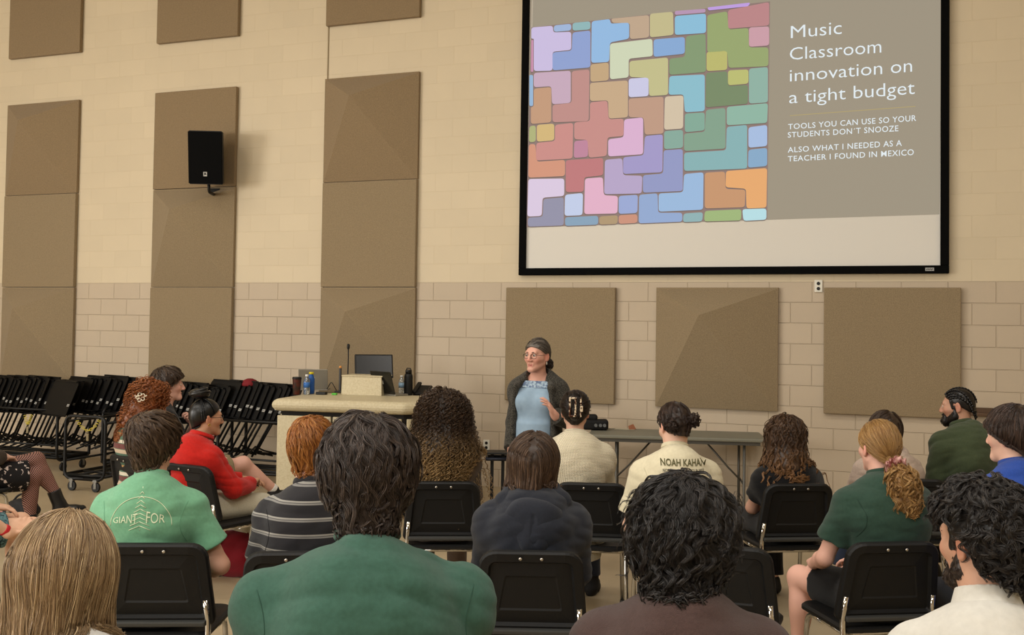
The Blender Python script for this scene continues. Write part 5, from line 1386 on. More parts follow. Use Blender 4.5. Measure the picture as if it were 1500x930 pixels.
def p_clip():
    J = figure((843, 572, 5.25), seat='clip', dth=-.02, fem=True, b=1.06, sh=1.06, lean=.02, slouch=.05, hairt=.016, nk=.015)
    person(J, 'person', 'person in a cream waffle sweater, dark hair held by a tortoiseshell claw clip', (218, 168, 142), vox=.007, hands=False)
    shirt(J, 'sweater', knit('cream waffle knit', (226, 214, 186), .0095, .0085, .002, .86), .006, .022, 1.85, -.22, .06, True, .0035, 101, .056, extra=lambda S: S.cap(J.pel+v3(0, 0, .05), J.pel+v3(0, .0, -.20), .170, .17, .05))
    pants(J, cloth('dark jeans', (34, 36, 44)), f=1.9); shoes(J, mat('black suede', (28, 26, 25), .8), mat('black rubber', (22, 21, 20), .6), boots=True)
    rng = RS(101); S = skull_shell(J, .014, side=.004); S.cone(J.W(0, -.055, -.01), J.W(0, -.055, -.06), .058, .046, .03); hairline(S, J, .002, .8)
    B = SDF(); B.ell(J.W(0, -.112, .02), (.040, .030, .070), J.M, .02); B.ell(J.W(.0, -.10, .085), (.045, .03, .03), J.M, .02)
    r = pick(S, J, rng, 260); a = strands(S, r, flow_to(J, (0, -.13, .03)), rng, (.05, .12), 14, .7, (.001, .006), .0, None, .001, .1, 0, 7, .009, .0013, .3, jit=.05)
    r = pick(B, J, rng, 80); b_ = strands(B, r, lambda p: np.tile(J.M@v3(.35, 0, 1), (len(p), 1)), rng, (.05, .10), 14, .6, (0, .006), .0, None, .003, .06, 0, 6, .008, .0013, .4, jit=.15)
    pal = [(26, 20, 17), (44, 34, 28), (78, 60, 48)]
    hair_obj(J, S, [a], pal, rng, shell_col=.2); hair_obj(J, B, [b_], pal, rng, .005, 'hair_twist', .15)
    M_t = mat('tortoiseshell', (226, 206, 176), .2, .5, mix=((70, 36, 20), 60, .04))
    T = J.M; k = MB(); c = J.W(-.016, -.146, .040)
    def q(x, y, z): return tuple(c+T@v3(x, y, z))
    Mx = Matrix([list(T[0]), list(T[1]), list(T[2])])
    for x in (-.014, .020): k.box(q(x, 0, 0), (.011, .008, .118 if x < 0 else .118), M=Mx, bev=.003)
    for z in (-.054, .054): k.box(q(.003, 0, z), (.044, .008, .012), M=Mx, bev=.003)
    g = k.build('claw_clip', M_t, J.root)
    k = MB(); c = J.W(.036, -.140, .040)
    k.box(q(0, 0, .035), (.010, .008, .045), M=Mx, bev=.003); k.box(q(.004, 0, -.01), (.018, .010, .036), M=Mx, bev=.003); k.box(q(0, 0, -.045), (.010, .008, .03), M=Mx, bev=.003)
    k.build('clip_jaw', M_t, g)
def p_tour():
    J = figure((988, 588, 5.45), .12, fem=False, b=.98, sh=1.0, lean=.08, slouch=.07, hairt=.014, hy=.32, hp=.30)
    ORG['tour'] = J
    person(J, 'person', 'person with two small brown hair buns, bent head and a cream concert t-shirt with printing', (220, 172, 146), vox=.006, hands=False)
    shirt(J, 't_shirt', cloth('cream cotton', (224, 214, 184), ((212, 202, 172), 60, .25)), .006, .018, .75, -.03, .062, True, .002, 111, .058, .016)
    M_p = mat('olive print', (92, 88, 58), .8); z = J.neck[2]
    back_print(J, 'NOAH KAHAN', .022, z-.020, .235, M_p, hk=1.35, bold=.022)
    back_print(J, 'NORTH AMERICAN TOUR 2023', .022, z-.052, .215, mat('dark print', (74, 70, 60), .8), hk=1.5, bold=.012)
    pants(J, cloth('dark jeans', (44, 48, 60)), f=1.9); shoes(J, mat('black shoe', (24, 23, 23), .5))
    seams(J, mat('seam of '+J.shirt.active_material.name, tuple(max(0, v) for v in SEAM['tour']), .9))
    rng = RS(111); S = skull_shell(J, .010); S.cone(J.W(0, -.055, -.01), J.W(0, -.055, -.055), .056, .046, .03); hairline(S, J, .0, .8)
    S.cone(J.W(-.002, -.13, .09), J.W(-.002, -.105, -.06), .002, .002, .010, 's')
    pal = [(34, 24, 20), (58, 42, 34), (98, 74, 60)]
    r = pick(S, J, rng, 240, cond=lambda l: np.abs(l[:, 0]) > .006)
    def fl(p):
        l = (p-J.hc)@J.M; sx = np.sign(l[:, :1]); t = np.concatenate([sx*.062, np.full_like(sx, -.10), np.full_like(sx, -.02)], 1)-l; return t@J.M.T
    a = strands(S, r, fl, rng, (.03, .09), 12, .7, (.001, .005), 0, None, .001, .1, 0, 7, .008, .0012, .3, jit=.05)
    hair_obj(J, S, [a], pal, rng, shell_col=.2)
    for s in (-1, 1):
        B = SDF(); c = (s*.066, -.105, -.012 if s < 0 else .012); B.ell(J.W(*c), (.030, .027, .030), J.M, .02)
        r = pick(B, J, rng, 50); w = J.W(*c)
        q = strands(B, r, lambda p: np.cross(p-w, np.tile(unit(J.M@v3(s*.4, -1, .2)), (len(p), 1))), rng, (.06, .12), 16, .5, (0, .008), 0, None, .003, .04, .002, 6, .006, .0012, .5, jit=.2, frizz=.001)
        hair_obj(J, B, [q], pal, rng, .005, 'hair_bun', .15, disp=folds(.004, 3, (70, 70, 70), 1.5))
    g = MB(); g.tube([tuple(J.neck+v3(.066*math.cos(a), -.004+.066*math.sin(a), .030+.014*math.sin(a))) for a in np.linspace(0, 2*math.pi, 25)[:-1]], .0012, 5, closed=True); g.build('necklace', M_gold, J.root)
def p_wavy():
    J = figure((1150, 607, 5.15), seat='wavy', dth=.42, fem=True, b=1.0, lean=.0, slouch=.04, hairt=.03, hy=-.25, arms={0: dict(w=v3(-.02, .26, .62), pole=v3(-.8, -.3, -.6))})
    person(J, 'person', 'person in a black t-shirt with long wavy brown hair lighter at the ends', (214, 160, 136), vox=.006)
    shirt(J, 't_shirt', cloth('black cotton', (24, 23, 24)), .006, .016, .60, -.03, .062, True, .003, 121)
    pants(J, cloth('black denim', (26, 26, 30)), f=1.9); shoes(J, mat('black shoe', (24, 23, 23), .5))
    seams(J, mat('seam of '+J.shirt.active_material.name, tuple(max(0, v) for v in SEAM['wavy']), .9))
    rng = RS(121); S = skull_shell(J, .026, side=.014, back=.012)
    S.cone(J.W(0, -.06, .0), J.W(.0, -.095, -.17), .092, .098, .05); S.cone(J.W(0, -.095, -.17), J.W(.01, -.105, -.225), .098, .080, .05)
    for s in (-1, 1): S.cone(J.W(s*.06, -.02, .0), J.W(s*.105, -.06, -.2), .042, .045, .05)
    S.ell(J.W(0, .11, -.05), (.066, .078, .15), J.M, .02, 's')
    tc = torso_coll(J, .022); r = pick(S, J, rng, 420)
    a = strands(S, r, flow_crown(J, (0, .03, .14), .0, .5), rng, (.07, .16), 26, .4, (.0, .012), .5, tc, .005, .075, .004, 7, .010, .0014, .65, jit=.08, frizz=.0006)
    hair_obj(J, S, [a], [(46, 32, 24), (82, 58, 40), (126, 92, 60)], rng, .008, shell_col=.2, zcol=(-.02, -.24, (170, 122, 74)), disp=folds(.006, 5, (26, 26, 20), 1.6))
def p_bob():
    J = figure((1296, 601, 5.75), seat='bob', dth=.45, fem=True, b=1.0, lean=.0, slouch=.04, hairt=.022, hy=-.1)
    person(J, 'person', 'person with a dark brown bob and pale pink hooded top, behind the ponytail', (214, 166, 144), vox=.008, hands=False)
    m = cloth('pale pink fleece', (208, 186, 170)); shirt(J, 'hooded_top', m, .007, .022, 1.8, -.05, .066, False, .005, 131)
    H = SDF(); H.tor(J.neck+v3(0, -.02, .03), v3(0, -.4, 1), .095, .036, .03); H.ell(J.neck+v3(0, -.13, -.05), (.12, .045, .07), None, .05); sdf_obj('hood', H, .006, m, J.root, folds(.005, 7, (12, 10, 18)))
    pants(J, cloth('blue jeans', (70, 82, 108)), f=1.9); shoes(J, mat('white trainer', (200, 196, 190), .5))
    rng = RS(131); S = skull_shell(J, .018, side=.006); S.cone(J.W(0, -.05, .0), J.W(0, -.06, -.12), .078, .066, .04)
    for s in (-1, 1): S.cone(J.W(s*.055, -.01, .02), J.W(s*.07, -.01, -.11), .030, .026, .04)
    S.half(J.W(0, 0, -.15), J.M@v3(0, 0, -1)); S.ell(J.W(0, .10, -.05), (.06, .075, .12), J.M, .02, 's')
    r = pick(S, J, rng, 220); a = strands(S, r, flow_part(J, .02, .15, .9), rng, (.08, .17), 14, .55, (.001, .005), .5, torso_coll(J, .02), .001, .2, 0, 7, .011, .0014, .3, jit=.04)
    hair_obj(J, S, [a], [(42, 32, 26), (66, 50, 40), (112, 90, 72)], rng, .008, shell_col=.25)
def p_braids_man():
    J = figure((1403, 567, 5.6), seat='olive', dth=.80, b=1.06, lean=.10, slouch=.07, hairt=.012, hy=.62, hp=.10)
    person(J, 'person', 'bearded person with cornrow braids and an olive green sweatshirt, face turned left', (168, 118, 92), vox=.005, face=True, hands=False, brow=(22, 16, 14), lip=(140, 84, 74), jaw=1.02)
    shirt(J, 'sweatshirt', cloth('olive fleece', (70, 80, 56), ((62, 71, 50), 90, .25)), .006, .024, 1.8, -.06, .064, True, .006, 141)
    pants(J, cloth('black denim', (26, 26, 30)), f=1.9); shoes(J, mat('black shoe', (24, 23, 23), .5))
    rng = RS(141); S = skull_shell(J, .004); S.cone(J.W(0, -.055, -.01), J.W(0, -.055, -.055), .052, .044, .03); hairline(S, J, .016, .72)
    S.cone(J.W(-.072, .03, .04), J.W(-.072, .022, -.01), .010, .008, .01); S.cone(J.W(.072, .03, .04), J.W(.072, .022, -.01), .010, .008, .01)
    Vs = []; Qs = []; Rs = []
    E = SDF(); E.ell(J.W(0, -.014, .031), (.077, .099, .091), J.M, .01); E.cone(J.W(0, -.055, -.01), J.W(0, -.06, -.07), .055, .046, .03)
    for x in np.linspace(-.078, .078, 9):
        p = J.W(x, .072-abs(x)*.45, .085-abs(x)*.35); line = []
        for i in range(26):
            d, n = E.grad(p[None]); p = p-n[0]*d[0]; line.append(p+n[0]*.004)
            f = J.M@v3(x*.25*(1 if i < 12 else -1.6), -1, .25-.11*i); f = f-(f@n[0])*n[0]; p = p+unit(f)*.0105
        line = np.array(line); t = np.linspace(0, 1, 26*4); L = np.stack([np.interp(t, np.linspace(0, 1, 26), line[:, k]) for k in range(3)], 1)
        Qs.append(L); Rs.append(.0072+.0022*np.sin(t*26*3.3)); Rs[-1][-10:] *= np.linspace(1, .3, 10)
    hair_obj(J, S, [(np.array(Qs), np.array(Rs))], [(14, 12, 12), (26, 22, 21), (44, 38, 36)], rng, .005, shell_col=.55 if False else .3)
    beard(J, rng, [(18, 14, 13), (30, 24, 22), (52, 42, 38)], 500, .008, .006, .004)
def p_blue():
    J = figure((1482, 592, 4.45), .55, b=.96, lean=.03, slouch=.05, hairt=.026, hy=.50, hp=.05)
    ORG['blue'] = J
    person(J, 'person', 'person with a dark brown bowl haircut and royal blue t-shirt at the right edge', (222, 172, 148), vox=.005, face=True, brow=(40, 28, 22), hands=False)
    shirt(J, 't_shirt', cloth('royal blue cotton', (44, 76, 160)), .006, .016, .66, -.03, .062, True, .004, 151)
    pants(J, cloth('dark jeans', (44, 48, 60)), f=1.9); shoes(J, mat('white trainer', (200, 196, 190), .5))
    rng = RS(151); S = skull_shell(J, .022, side=.008, back=.006); S.cone(J.W(0, -.055, -.02), J.W(0, -.060, -.080), .066, .052, .03)
    hairline(S, J, .004, .72); 
    r = pick(S, J, rng, 420)
    a = strands(S, r, flow_crown(J, (0, -.05, .12), .25, .7, .2), rng, (.07, .13), 16, .5, (.001, .008), .3, torso_coll(J), .002, .12, 0, 8, .011, .0013, .5, frizz=.0005, jit=.07)
    hair_obj(J, S, [a], [(36, 26, 22), (60, 44, 36), (104, 80, 66)], rng, shell_col=.2)
# ---------------------------------------------------------------- the left wing, facing right
def p_red():
    J = figure((303, 583, 5.72), seat='red', dth=-1.02, fem=True, b=.92, lean=.06, slouch=.06, hairt=.014, hy=-.20, hp=.05, arms={1: dict(w=v3(.12, .33, .66), pole=v3(.6, -.5, -.6), d=v3(-.6, .6, .1), n=v3(0, .4, -1), curl=.7), 0: dict(w=v3(-.02, .36, .66), d=v3(.5, .7, 0))})
    ORG['red'] = J
    person(J, 'person', 'person in a red sweatshirt with black braids piled in a bun and glasses', (176, 122, 88), vox=.0045, face=True, brow=(26, 18, 15), lip=(140, 80, 72))
    shirt(J, 'sweatshirt', cloth('red fleece', (192, 34, 26), ((176, 29, 22), 60, .25)), .006, .022, 1.92, -.05, .070, True, .006, 161, ro=.004)
    pants(J, cloth('cream trousers', (212, 204, 180)), f=1.85, r=1.12); shoes(J, mat('white trainer', (200, 196, 190), .5))
    specs(J, M_wire, .023)
    rng = RS(161); S = skull_shell(J, .010); S.cone(J.W(0, -.05, -.01), J.W(0, -.05, -.05), .056, .046, .03); hairline(S, J, .004, .8)
    tie = (0, -.055, .150); n = 90; r = pick(S, J, rng, n)
    E = S
    def one(p, fl, T, ds):
        L = [p]
        for i in range(T-1):
            d, n_ = E.grad(p); f = fl(p); f = f-np.sum(f*n_, 1, keepdims=True)*n_; f /= np.linalg.norm(f, axis=1, keepdims=True)+1e-9; p = p+f*ds; d, n_ = E.grad(p); p = p+n_*(.0055-d)[:, None]; L.append(p)
        return np.stack(L, 1)
    az = np.linspace(0, 2*math.pi, 46, endpoint=False); rr = np.array([J.W(.074*math.cos(a), -.014+.090*math.sin(a), -.01+.035*math.sin(a)+(.03 if math.sin(a) > .3 else 0)-(.035 if math.sin(a) < -.5 else 0)) for a in az])
    d, n_ = E.grad(rr); rr = rr-n_*d[:, None]
    P = one(rr, flow_to(J, tie), 20, .0082); R = .0042+.0009*np.sin(np.arange(20)*2.4)[None, :]+np.zeros(P.shape[:2])
    hair_obj(J, S, [(P, R)], [(8, 8, 8), (26, 25, 25), (56, 55, 55)], rng, .006, shell_col=.0)
    B = SDF(); c = J.W(-.005, -.055, .158); B.ell(c, (.075, .066, .034), J.M, .02)
    Q = []
    for i in range(13):
        t = np.linspace(0, 4.6, 30); ph = .45*i; rad = .024+.050*(i % 5)/5; zz = .010*(i//5)+.010*((i % 5) < 3)
        Q.append(np.array([J.W(rad*1.15*math.cos(a+ph)-.005, -.055+rad*math.sin(a+ph), .140+zz+.016+.010*math.sin(a*1.3+ph)) for a in t]))
    hair_obj(J, B, [(np.array(Q), np.full((13, 30), .0095))], [(14, 13, 13), (26, 25, 25), (50, 49, 49)], rng, .005, 'hair_bun', .1)
    g = MB(); w = J.W(.081, -.006, -.042); g.tube([tuple(w+J.M@v3(.001, .007*math.cos(a), .007*math.sin(a))) for a in np.linspace(0, 2*math.pi, 15)[:-1]], .0020, 6, closed=True); g.build('earring', M_gold, J.root)
    b = MB(); b.box((0, 0, .006), (.19, .13, .012), bev=.003); pp = J.root.matrix_basis @ Vector((.0, .40, 0))
    return J
def p_ginger():
    J = figure((224, 556, 6.15), seat='copper', dth=-1.12, fem=True, b=1.05, lean=.0, slouch=.04, hairt=.028, hy=-.15)
    ORG['ginger'] = J
    person(J, 'person', 'person with curly copper hair, a flower shaped hair clip and a patterned sweater', (216, 150, 128), vox=.005, face=True, brow=(120, 70, 40), hands=False)
    m = striped('banded wool', (84, 112, 92), [(.02, .14, (196, 176, 150)), (.16, .32, (110, 62, 58)), (.34, .44, (214, 204, 184)), (.60, .66, (196, 150, 90)), (.80, .95, (110, 62, 58))], .22, .18)
    shirt(J, 'sweater', m, .007, .022, 1.85, -.05, .066, True, .004, 171)
    pants(J, cloth('black denim', (22, 22, 26)), f=1.9); shoes(J, mat('black shoe', (24, 23, 23), .5)); specs(J, M_wire, .022)
    rng = RS(171); S = skull_shell(J, .028, side=.014, back=.012)
    S.cone(J.W(0, -.07, .0), J.W(0, -.13, -.14), .085, .075, .05); S.cone(J.W(0, -.13, -.14), J.W(-.0, -.15, -.22), .075, .055, .05)
    for s in (-1, 1): S.cone(J.W(s*.055, -.03, .02), J.W(s*.09, -.06, -.13), .042, .042, .05)
    S.ell(J.W(0, .11, -.03), (.075, .085, .12), J.M, .02, 's')
    tc = torso_coll(J, .02); r = pick(S, J, rng, 420)
    a = strands(S, r, flow_crown(J, (0, .02, .13), .0, .8), rng, (.07, .16), 24, .35, (.0, .016), .4, tc, .004, .045, .009, 6, .008, .0015, .7, jit=.15, frizz=.0008)
    hair_obj(J, S, [a], [(96, 50, 22), (150, 84, 40), (206, 136, 76)], rng, .007, shell_col=.25, disp=folds(.006, 5, (34, 34, 24), 1.5))
    k = MB(); c = J.W(.095, -.105, .030); d, n = S.grad(c[None]); c = c-n[0]*(d[0]-.014); n = n[0]; u = unit(np.cross(n, v3(0, 0, 1))); w = np.cross(u, n)
    for i in range(5):
        a_ = 2*math.pi*i/5; k.tube([tuple(c+u*.020*math.cos(a_)+w*.020*math.sin(a_)+u*.011*math.cos(t)+w*.011*math.sin(t)+n*.003) for t in np.linspace(0, 2*math.pi, 13)[:-1]], .0034, 6, closed=True)
    for x in (-.035, .032): k.tube([tuple(c+u*x*.5+n*.004), tuple(c+u*x*1.2+w*.012+n*.002)], .004, 6)
    k.build('hair_clip', mat('pearl clip', (226, 216, 190), .3, .5), J.root)
def p_khaki():
    J = figure((248, 537, 7.7), -1.50, b=1.0, lean=-.22, slouch=.06, hairt=.026, hy=-.05, legs='crossr', arms={1: dict(w=v3(.06, .24, .70), d=v3(-.3, .9, -.15), curl=.25, pole=v3(.8, -.5, -.6)), 0: dict(w=v3(-.05, .09, .93), d=v3(.15, -.25, 1), n=v3(.2, -1, .1), curl=.9, pole=v3(-.5, .6, -1))})
    ORG['khaki'] = J
    person(J, 'person', 'person with brown hair in khaki shorts, legs crossed and hand at the chin', (212, 156, 136), vox=.0055, face=True, bare_legs=True, brow=(50, 36, 28))
    shirt(J, 't_shirt', cloth('black cotton', (24, 23, 24)), .006, .016, .66, -.03, .062, True, .004, 181)
    pants(J, cloth('khaki cotton', (146, 130, 98), ((130, 114, 86), 40, .25)), f=.80, name='shorts', o=.026)
    shoes(J, mat('black canvas', (30, 29, 30), .7), mat('grey sole', (150, 138, 116), .6))
    for h, k_, a_, t_ in J.leg:
        S = SDF(); S.cap(a_-unit(a_-k_)*.035, a_, .040, .042, .01); sdf_obj('sock', S, .005, mat('white sock', (222, 218, 210), .8), J.root)
    generic_short(J, RS(181), [(40, 30, 24), (66, 50, 38), (108, 86, 66)], 300, (.05, .10), .026, .0, .75, .0016, 6, .004, .001, lowr=.060, side=.006, wl=.08, off=(.001, .012))
def p_fishnet():
    J = figure((-36, 548, 7.7), -1.25, fem=True, b=1.0, lean=.0, slouch=.05, hairt=.02, hy=-.2, legs='cross', arms={1: dict(w=v3(.10, .20, .68), d=v3(-.4, .8, -.2), curl=.4)})
    fish = mat('black fishnet over skin', (196, 148, 128), .6, .2); nt = fish.node_tree; b = nt.nodes['Principled BSDF']; N = nt.nodes; L = nt.links
    tc = N.new('ShaderNodeTexCoord'); sp = N.new('ShaderNodeSeparateXYZ'); L.new(tc.outputs['Object'], sp.inputs[0]); outs = []
    for sg in (1, -1):
        a = N.new('ShaderNodeMath'); a.operation = 'MULTIPLY_ADD'; a.inputs[1].default_value = sg*1.0; L.new(sp.outputs['Y'], a.inputs[0]); L.new(sp.outputs['Z'], a.inputs[2])
        c = N.new('ShaderNodeMath'); c.operation = 'MULTIPLY'; c.inputs[1].default_value = 62; L.new(a.outputs[0], c.inputs[0])
        f = N.new('ShaderNodeMath'); f.operation = 'FRACT'; L.new(c.outputs[0], f.inputs[0]); g = N.new('ShaderNodeMath'); g.operation = 'LESS_THAN'; g.inputs[1].default_value = .34; L.new(f.outputs[0], g.inputs[0]); outs.append(g.outputs[0])
    mx = N.new('ShaderNodeMath'); mx.operation = 'MAXIMUM'; L.new(outs[0], mx.inputs[0]); L.new(outs[1], mx.inputs[1])
    mm = N.new('ShaderNodeMix'); mm.data_type = 'RGBA'; mm.inputs[6].default_value = (*lin((186, 136, 120)), 1); mm.inputs[7].default_value = (*lin((28, 22, 24)), 1); L.new(mx.outputs[0], mm.inputs['Factor']); L.new(mm.outputs[2], b.inputs['Base Color'])
    ORG['fishnet'] = J
    person(J, 'person', 'person in a floral black skirt, fishnet tights and black boots at the left edge', (220, 170, 148), vox=.005, face=True, brow=(50, 36, 28))
    S = SDF(); legs(S, J, .002, 2.0, True); sdf_obj('fishnet_tights', S, .006, fish, J.root)
    shirt(J, 'cardigan', cloth('dark brown wool', (62, 48, 34)), .006, .020, 1.8, -.03, .064, True, .004, 191)
    sk = mat('black floral cotton', (22, 20, 21), .8, mix=((214, 196, 186), 30, .03)); nd = [n for n in sk.node_tree.nodes if n.type == 'MAP_RANGE'][0]; nd.inputs['From Min'].default_value = .60; nd.inputs['From Max'].default_value = .62
    pants(J, sk, f=.86, name='skirt', o=.028); shoes(J, mat('black leather', (18, 17, 17), .4, .5), boots=True); specs(J, M_black, .022)
    generic_short(J, RS(191), [(40, 30, 24), (66, 50, 38), (108, 86, 66)], 160, (.06, .12), .022, -.02, .8, .0018, 5)
def p_teal():
    """mostly outside the frame: thigh in patterned shorts and a wrist with a red band"""
    J = figure((-62, 575, 5.8), -1.30, fem=False, b=1.02, lean=.05, slouch=.05, hairt=.022, hy=-.1, arms={1: dict(w=v3(.21, .27, .51), d=v3(-.5, .7, .1), n=v3(0, .5, 1), pole=v3(.6, -.7, -.6))})
    ORG['teal'] = J
    person(J, 'person', 'person in teal patterned shorts with a red wristband, cut off by the left edge', (224, 172, 138), vox=.006, bare_legs=True)
    shirt(J, 't_shirt', cloth('dark grey cotton', (52, 52, 54)), .007, .016, .66, -.03, .062, True, .004, 201)
    pants(J, mat('teal patterned cotton', (34, 62, 72), .8, mix=((96, 132, 136), 70, .06)), f=.66, name='shorts', o=.024); shoes(J, mat('black shoe', (24, 23, 23), .5))
    s, e, w, d = J.arm[1]; u = unit(e-w); S = SDF(); S.cap(w+u*.025, w+u*.05, .034, .034, .004); sdf_obj('wristband', S, .0035, mat('red band', (200, 44, 52), .5), J.root)
    generic_short(J, RS(201), [(40, 30, 24), (66, 50, 38), (108, 86, 66)], 120, (.05, .10), .022, -.02, .8, .0018, 5)
# ---------------------------------------------------------------- the teacher
def p_teacher():
    J = figure((787, 495, 7.25), stand=True, fem=True, b=.96, sh=.98, lean=-.01, slouch=.015, hairt=.012, theta=view_theta(787)+math.pi-.32, hy=-.25, hp=.03,
               arms={1: dict(w=v3(.185, .05, .84), pole=v3(.4, -1, 0), d=v3(-.05, .12, -1), n=v3(-1, .1, 0), curl=.25),
                     0: dict(w=v3(-.20, .25, 1.13), pole=v3(-.5, -.9, -.5), d=v3(.35, .35, .8), n=v3(.8, .1, -.3), curl=.28, spread=.25)})
    person(J, 'person', 'standing person with tied grey hair, glasses, light blue blouse and long grey cardigan', (206, 146, 124), vox=.0042, face=True, brow=(84, 68, 58), lip=(164, 84, 78))
    M_b = mat('light blue cotton', (150, 172, 190), .85, .1, mix=((140, 162, 182), 30, .3), bump=(700, .001))
    B = SDF(); torso(B, J, .012, .06, True)
    B.ell(J.waist+v3(0, .015, .0), (.160, .125, .26), None, .06); B.cap(J.pel+v3(0, .01, .16), J.pel+v3(0, .015, -.03), .145, .165, .06)
    B.half(J.pel+v3(0, 0, .015), -J.a)
    zt = J.neck[2]-.035
    B.half(v3(0, 0, zt+.012), v3(0, 0, 1)); 
    for s in (-1, 1): B.half(J.sh[(s+1)//2]+v3(-s*.012, 0, 0), v3(s*1, 0, 0.0))
    blouse = sdf_obj('blouse', B, .005, M_b, J.root, folds(.0035, 5, (26, 5, 6), 1.2)); J.shirt = blouse
    # embroidered band and straps
    M_e = mat('embroidered band', (170, 190, 204), .85, mix=((98, 116, 146), 60, .10))
    E = SDF(); torso(E, J, .016, .06, True); E.half(v3(0, 0, zt+.020), v3(0, 0, 1)); E.half(v3(0, 0, zt-.030), v3(0, 0, -1)); E.half(v3(0, -.02, 0), v3(0, -1, 0))
    for s in (-1, 1): E.half(v3(s*.135, 0, 0), v3(s*1, 0, 0))
    sdf_obj('neck_band', E, .0045, M_e, blouse)
    for s in (-1, 1):
        E = SDF(); torso(E, J, .016, .06, True); E.half(v3(s*.128, 0, 0), v3(s, 0, 0)); E.half(v3(s*.086, 0, 0), v3(-s, 0, 0)); E.half(v3(0, 0, zt-.03), v3(0, 0, -1)); sdf_obj('shoulder_strap', E, .0045, M_e, blouse)
    # cardigan: open at the front
    M_c = mat('charcoal heather wool', (40, 39, 36), .95, .08, mix=((84, 80, 72), 150, .09), bump=(260, .004), sheen=.1)
    K = SDF(); torso(K, J, .030, .06, True)
    for i in (0, 1): arm(K, J, i, .022, 1.93, True, .008)
    K.cap(J.pel+v3(0, -.02, .15), J.pel+v3(0, -.02, -.36), .165, .185, .06)
    n = unit(J.a+v3(0, .4, 0)); K.cone(J.neck, J.neck+n*.2, .075, .10, .01, 's')
    f0 = J.pel+v3(0, .26, -.6); K.cap(f0, J.neck+v3(0, .20, .15), .215, .165, .015, 's')
    cd = sdf_obj('cardigan', K, .0055, M_c, J.root, folds(.004, 15, (10, 8, 9)))
    T = SDF()
    for s in (-1, 1):
        T.cone(J.neck+v3(s*.075, -.03, .01), J.chest+v3(s*.135, .118, .11), .020, .024, .03); T.cone(J.chest+v3(s*.135, .118, .11), J.pel+v3(s*.155, .11, .10), .022, .020, .03); T.cone(J.pel+v3(s*.155, .11, .10), J.pel+v3(s*.165, .09, -.36), .020, .018, .03)
    T.cone(J.neck+v3(-.075, -.03, .01), J.neck+v3(0, -.082, .0), .020, .022, .03); T.cone(J.neck+v3(.075, -.03, .01), J.neck+v3(0, -.082, .0), .020, .022, .03)
    sdf_obj('lapel', T, .005, M_c, cd)
    pants(J, cloth('dark brown trousers', (40, 33, 29)), f=1.95, top=.06, o=.014); shoes(J, mat('black shoe', (24, 23, 23), .5))
    rng = RS(211); S = skull_shell(J, .008); S.cone(J.W(0, -.05, -.01), J.W(0, -.06, -.06), .058, .044, .03); hairline(S, J, .010, .74)
    r = pick(S, J, rng, 260); a = strands(S, r, flow_to(J, (.0, -.125, -.05)), rng, (.06, .14), 14, .7, (.001, .004), 0, None, .001, .1, 0, 7, .008, .0011, .3, jit=.04)
    pal = [(58, 52, 46), (100, 92, 84), (164, 154, 142)]
    hair_obj(J, S, [a], pal, rng, .005, shell_col=.4)
    B = SDF(); B.ell(J.W(-.01, -.125, -.065), (.036, .030, .042), J.M, .02); r = pick(B, J, rng, 60)
    q = strands(B, r, lambda p: np.tile(J.M@v3(-.2, 0, -1), (len(p), 1)), rng, (.03, .07), 10, .4, (0, .008), .1, None, .004, .04, .002, 6, .006, .0011, .5, jit=.25)
    hair_obj(J, B, [q], [(40, 32, 28), (62, 52, 46), (98, 86, 78)], rng, .005, 'hair_bun', .2)
    specs(J, M_wire, .0215, sq=.85)
    for s in (-1, 1): MB().tube([tuple(J.W(s*.080, -.004, -.040)), tuple(J.W(s*.081, -.003, -.062))], [.002, .005], 8).build('earring', mat('pale earring', (206, 196, 180), .3), J.root)
PEOPLE = [p_green_man, p_mullet, p_curly_white, p_blonde, p_light_green, p_striped, p_hoodie, p_pony, p_curls, p_clip, p_tour, p_wavy, p_bob, p_braids_man, p_blue, p_red, p_ginger, p_khaki, p_fishnet, p_teal, p_teacher]
import time as _t
for f in PEOPLE:
    _t0 = _t.time(); f(); print(f.__name__, round(_t.time()-_t0, 1))
# ---------------------------------------------------------------- the audience's chairs
chair_px('hoodie', 'black music chair behind the charcoal hoodie')
chair_px('lightgreen', 'black music chair behind the light green t-shirt')
chair_px('striped', 'black music chair behind the striped t-shirt, mostly hidden by the broad green back')
chair_px('curls', 'black music chair under the long brown ringlets')
chair_px('clip', 'black music chair behind the cream waffle sweater')
chair_px('wavy', 'black music chair under the long wavy brown hair')
chair_px('pony', 'black music chair behind the blonde ponytail')
chair_px('empty', 'empty black music chair showing beside the black curly head')
chair_px('bob', 'black music chair behind the dark bob, seen over the green shoulder')
chair_px('olive', 'black music chair behind the olive sweatshirt')
chair_px('red', 'black music chair behind the red sweatshirt')
chair_px('copper', 'black music chair of the person with copper hair, seen from its edge')
for key, lab in (('tour', 'black music chair under the person with the printed cream t-shirt'), ('khaki', 'black music chair under the person in khaki shorts'),
                 ('fishnet', 'black music chair under the person in fishnet tights'), ('teal', 'black music chair under the person in teal shorts'), ('blue', 'black music chair under the person in the royal blue t-shirt')):
    J = ORG[key]; put_chair((J.org[0], J.org[1]), J.theta, lab, GC)
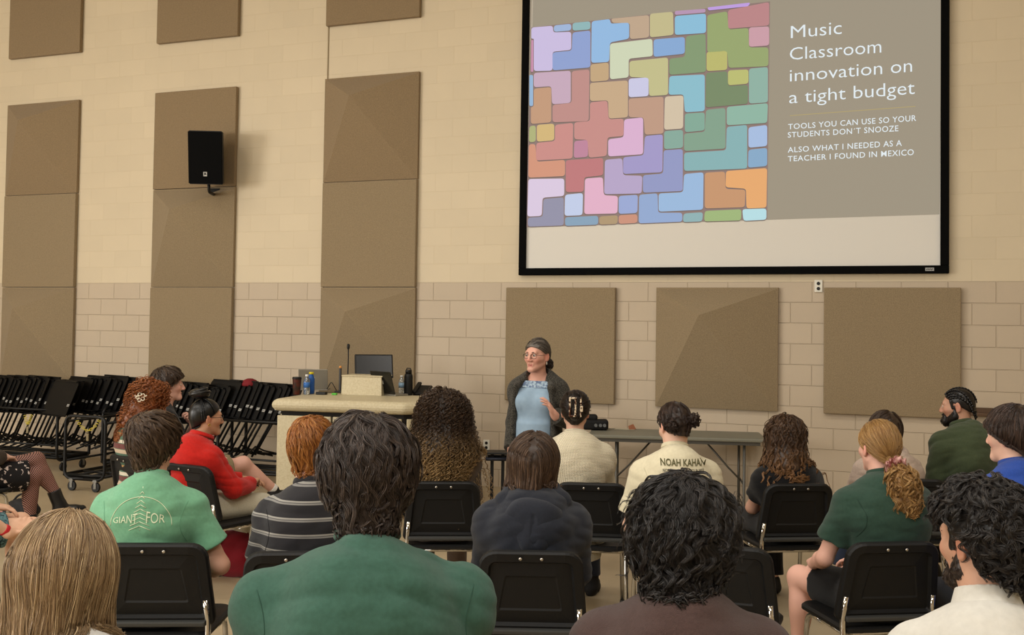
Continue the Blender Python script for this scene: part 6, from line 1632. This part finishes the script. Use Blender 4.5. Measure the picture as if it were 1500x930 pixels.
# ---------------------------------------------------------------- things people put down
J = ORG['red']; q = J.root.matrix_basis @ Vector((.05, .30, .600))
r = empty('notebook', (q.x, q.y, q.z), J.theta+.5, 'cream notebook with a dark phone on the cream trouser lap of the person in red', 'notebook')
MB().box((0, 0, .009), (.15, .21, .018), bev=.003).build('pages', mat('cream cover', (206, 190, 160), .6), r)
MB().box((0, 0, .0195), (.152, .212, .003), bev=.001).build('cover', mat('tan cover', (190, 170, 138), .5), r)
r2 = empty('mobile_phone', (q.x+.03, q.y+.02, q.z+.022), J.theta+.35, 'dark mobile phone lying on the cream notebook', 'phone')
MB().box((0, 0, .0045), (.072, .148, .008), bev=.003).build('phone_body', M_black, r2)
MB().box((0, 0, .009), (.066, .140, .0008)).build('phone_glass', mat('phone glass', (16, 17, 20), .1, .5), r2)
def soft_bag(name, p, th, label, m, w, d, h, seed, strap=True):
    r = empty(name, (p[0], p[1], 0), th, label, 'bag')
    S = SDF(); S.ell((0, 0, h*.42), (w/2, d/2, h*.5), None, .05); S.ell((-w*.2, 0, h*.3), (w*.3, d*.5, h*.34), None, .05); S.ell((w*.2, 0, h*.32), (w*.3, d*.48, h*.36), None, .05); S.half((0, 0, .002), (0, 0, -1))
    sdf_obj('bag_body', S, .006, m, r, folds(.006, seed, (16, 12, 20)))
    if strap: MB().tube([(-w*.25, 0, h*.8), (-w*.12, .02, h*1.12), (w*.12, .02, h*1.12), (w*.25, 0, h*.8)], .009, 8, rounded=.05).build('strap', m, r)
soft_bag('cloth_bag', atz(345, 842, 0), .2, 'dark red cloth bag on the floor under the chair of the person in red', cloth('dark red canvas', (130, 24, 34)), .34, .20, .34, 3)
soft_bag('shoulder_bag', atz(31, 758, 0), .3, 'small black bag on the floor by the boots at the left edge', cloth('black canvas', (20, 20, 21)), .30, .18, .18, 4)
b = MB().box((0, 0, .012), (.30, .22, .022), bev=.004); o = b.build('folder', mat('pink folder', (222, 110, 128), .6)); p = atz(12, 756, 0); o.location = (p[0], p[1], 0); o.rotation_euler = (0, 0, .5)
tag(o, 'pink folder on the floor next to the small black bag', 'folder')
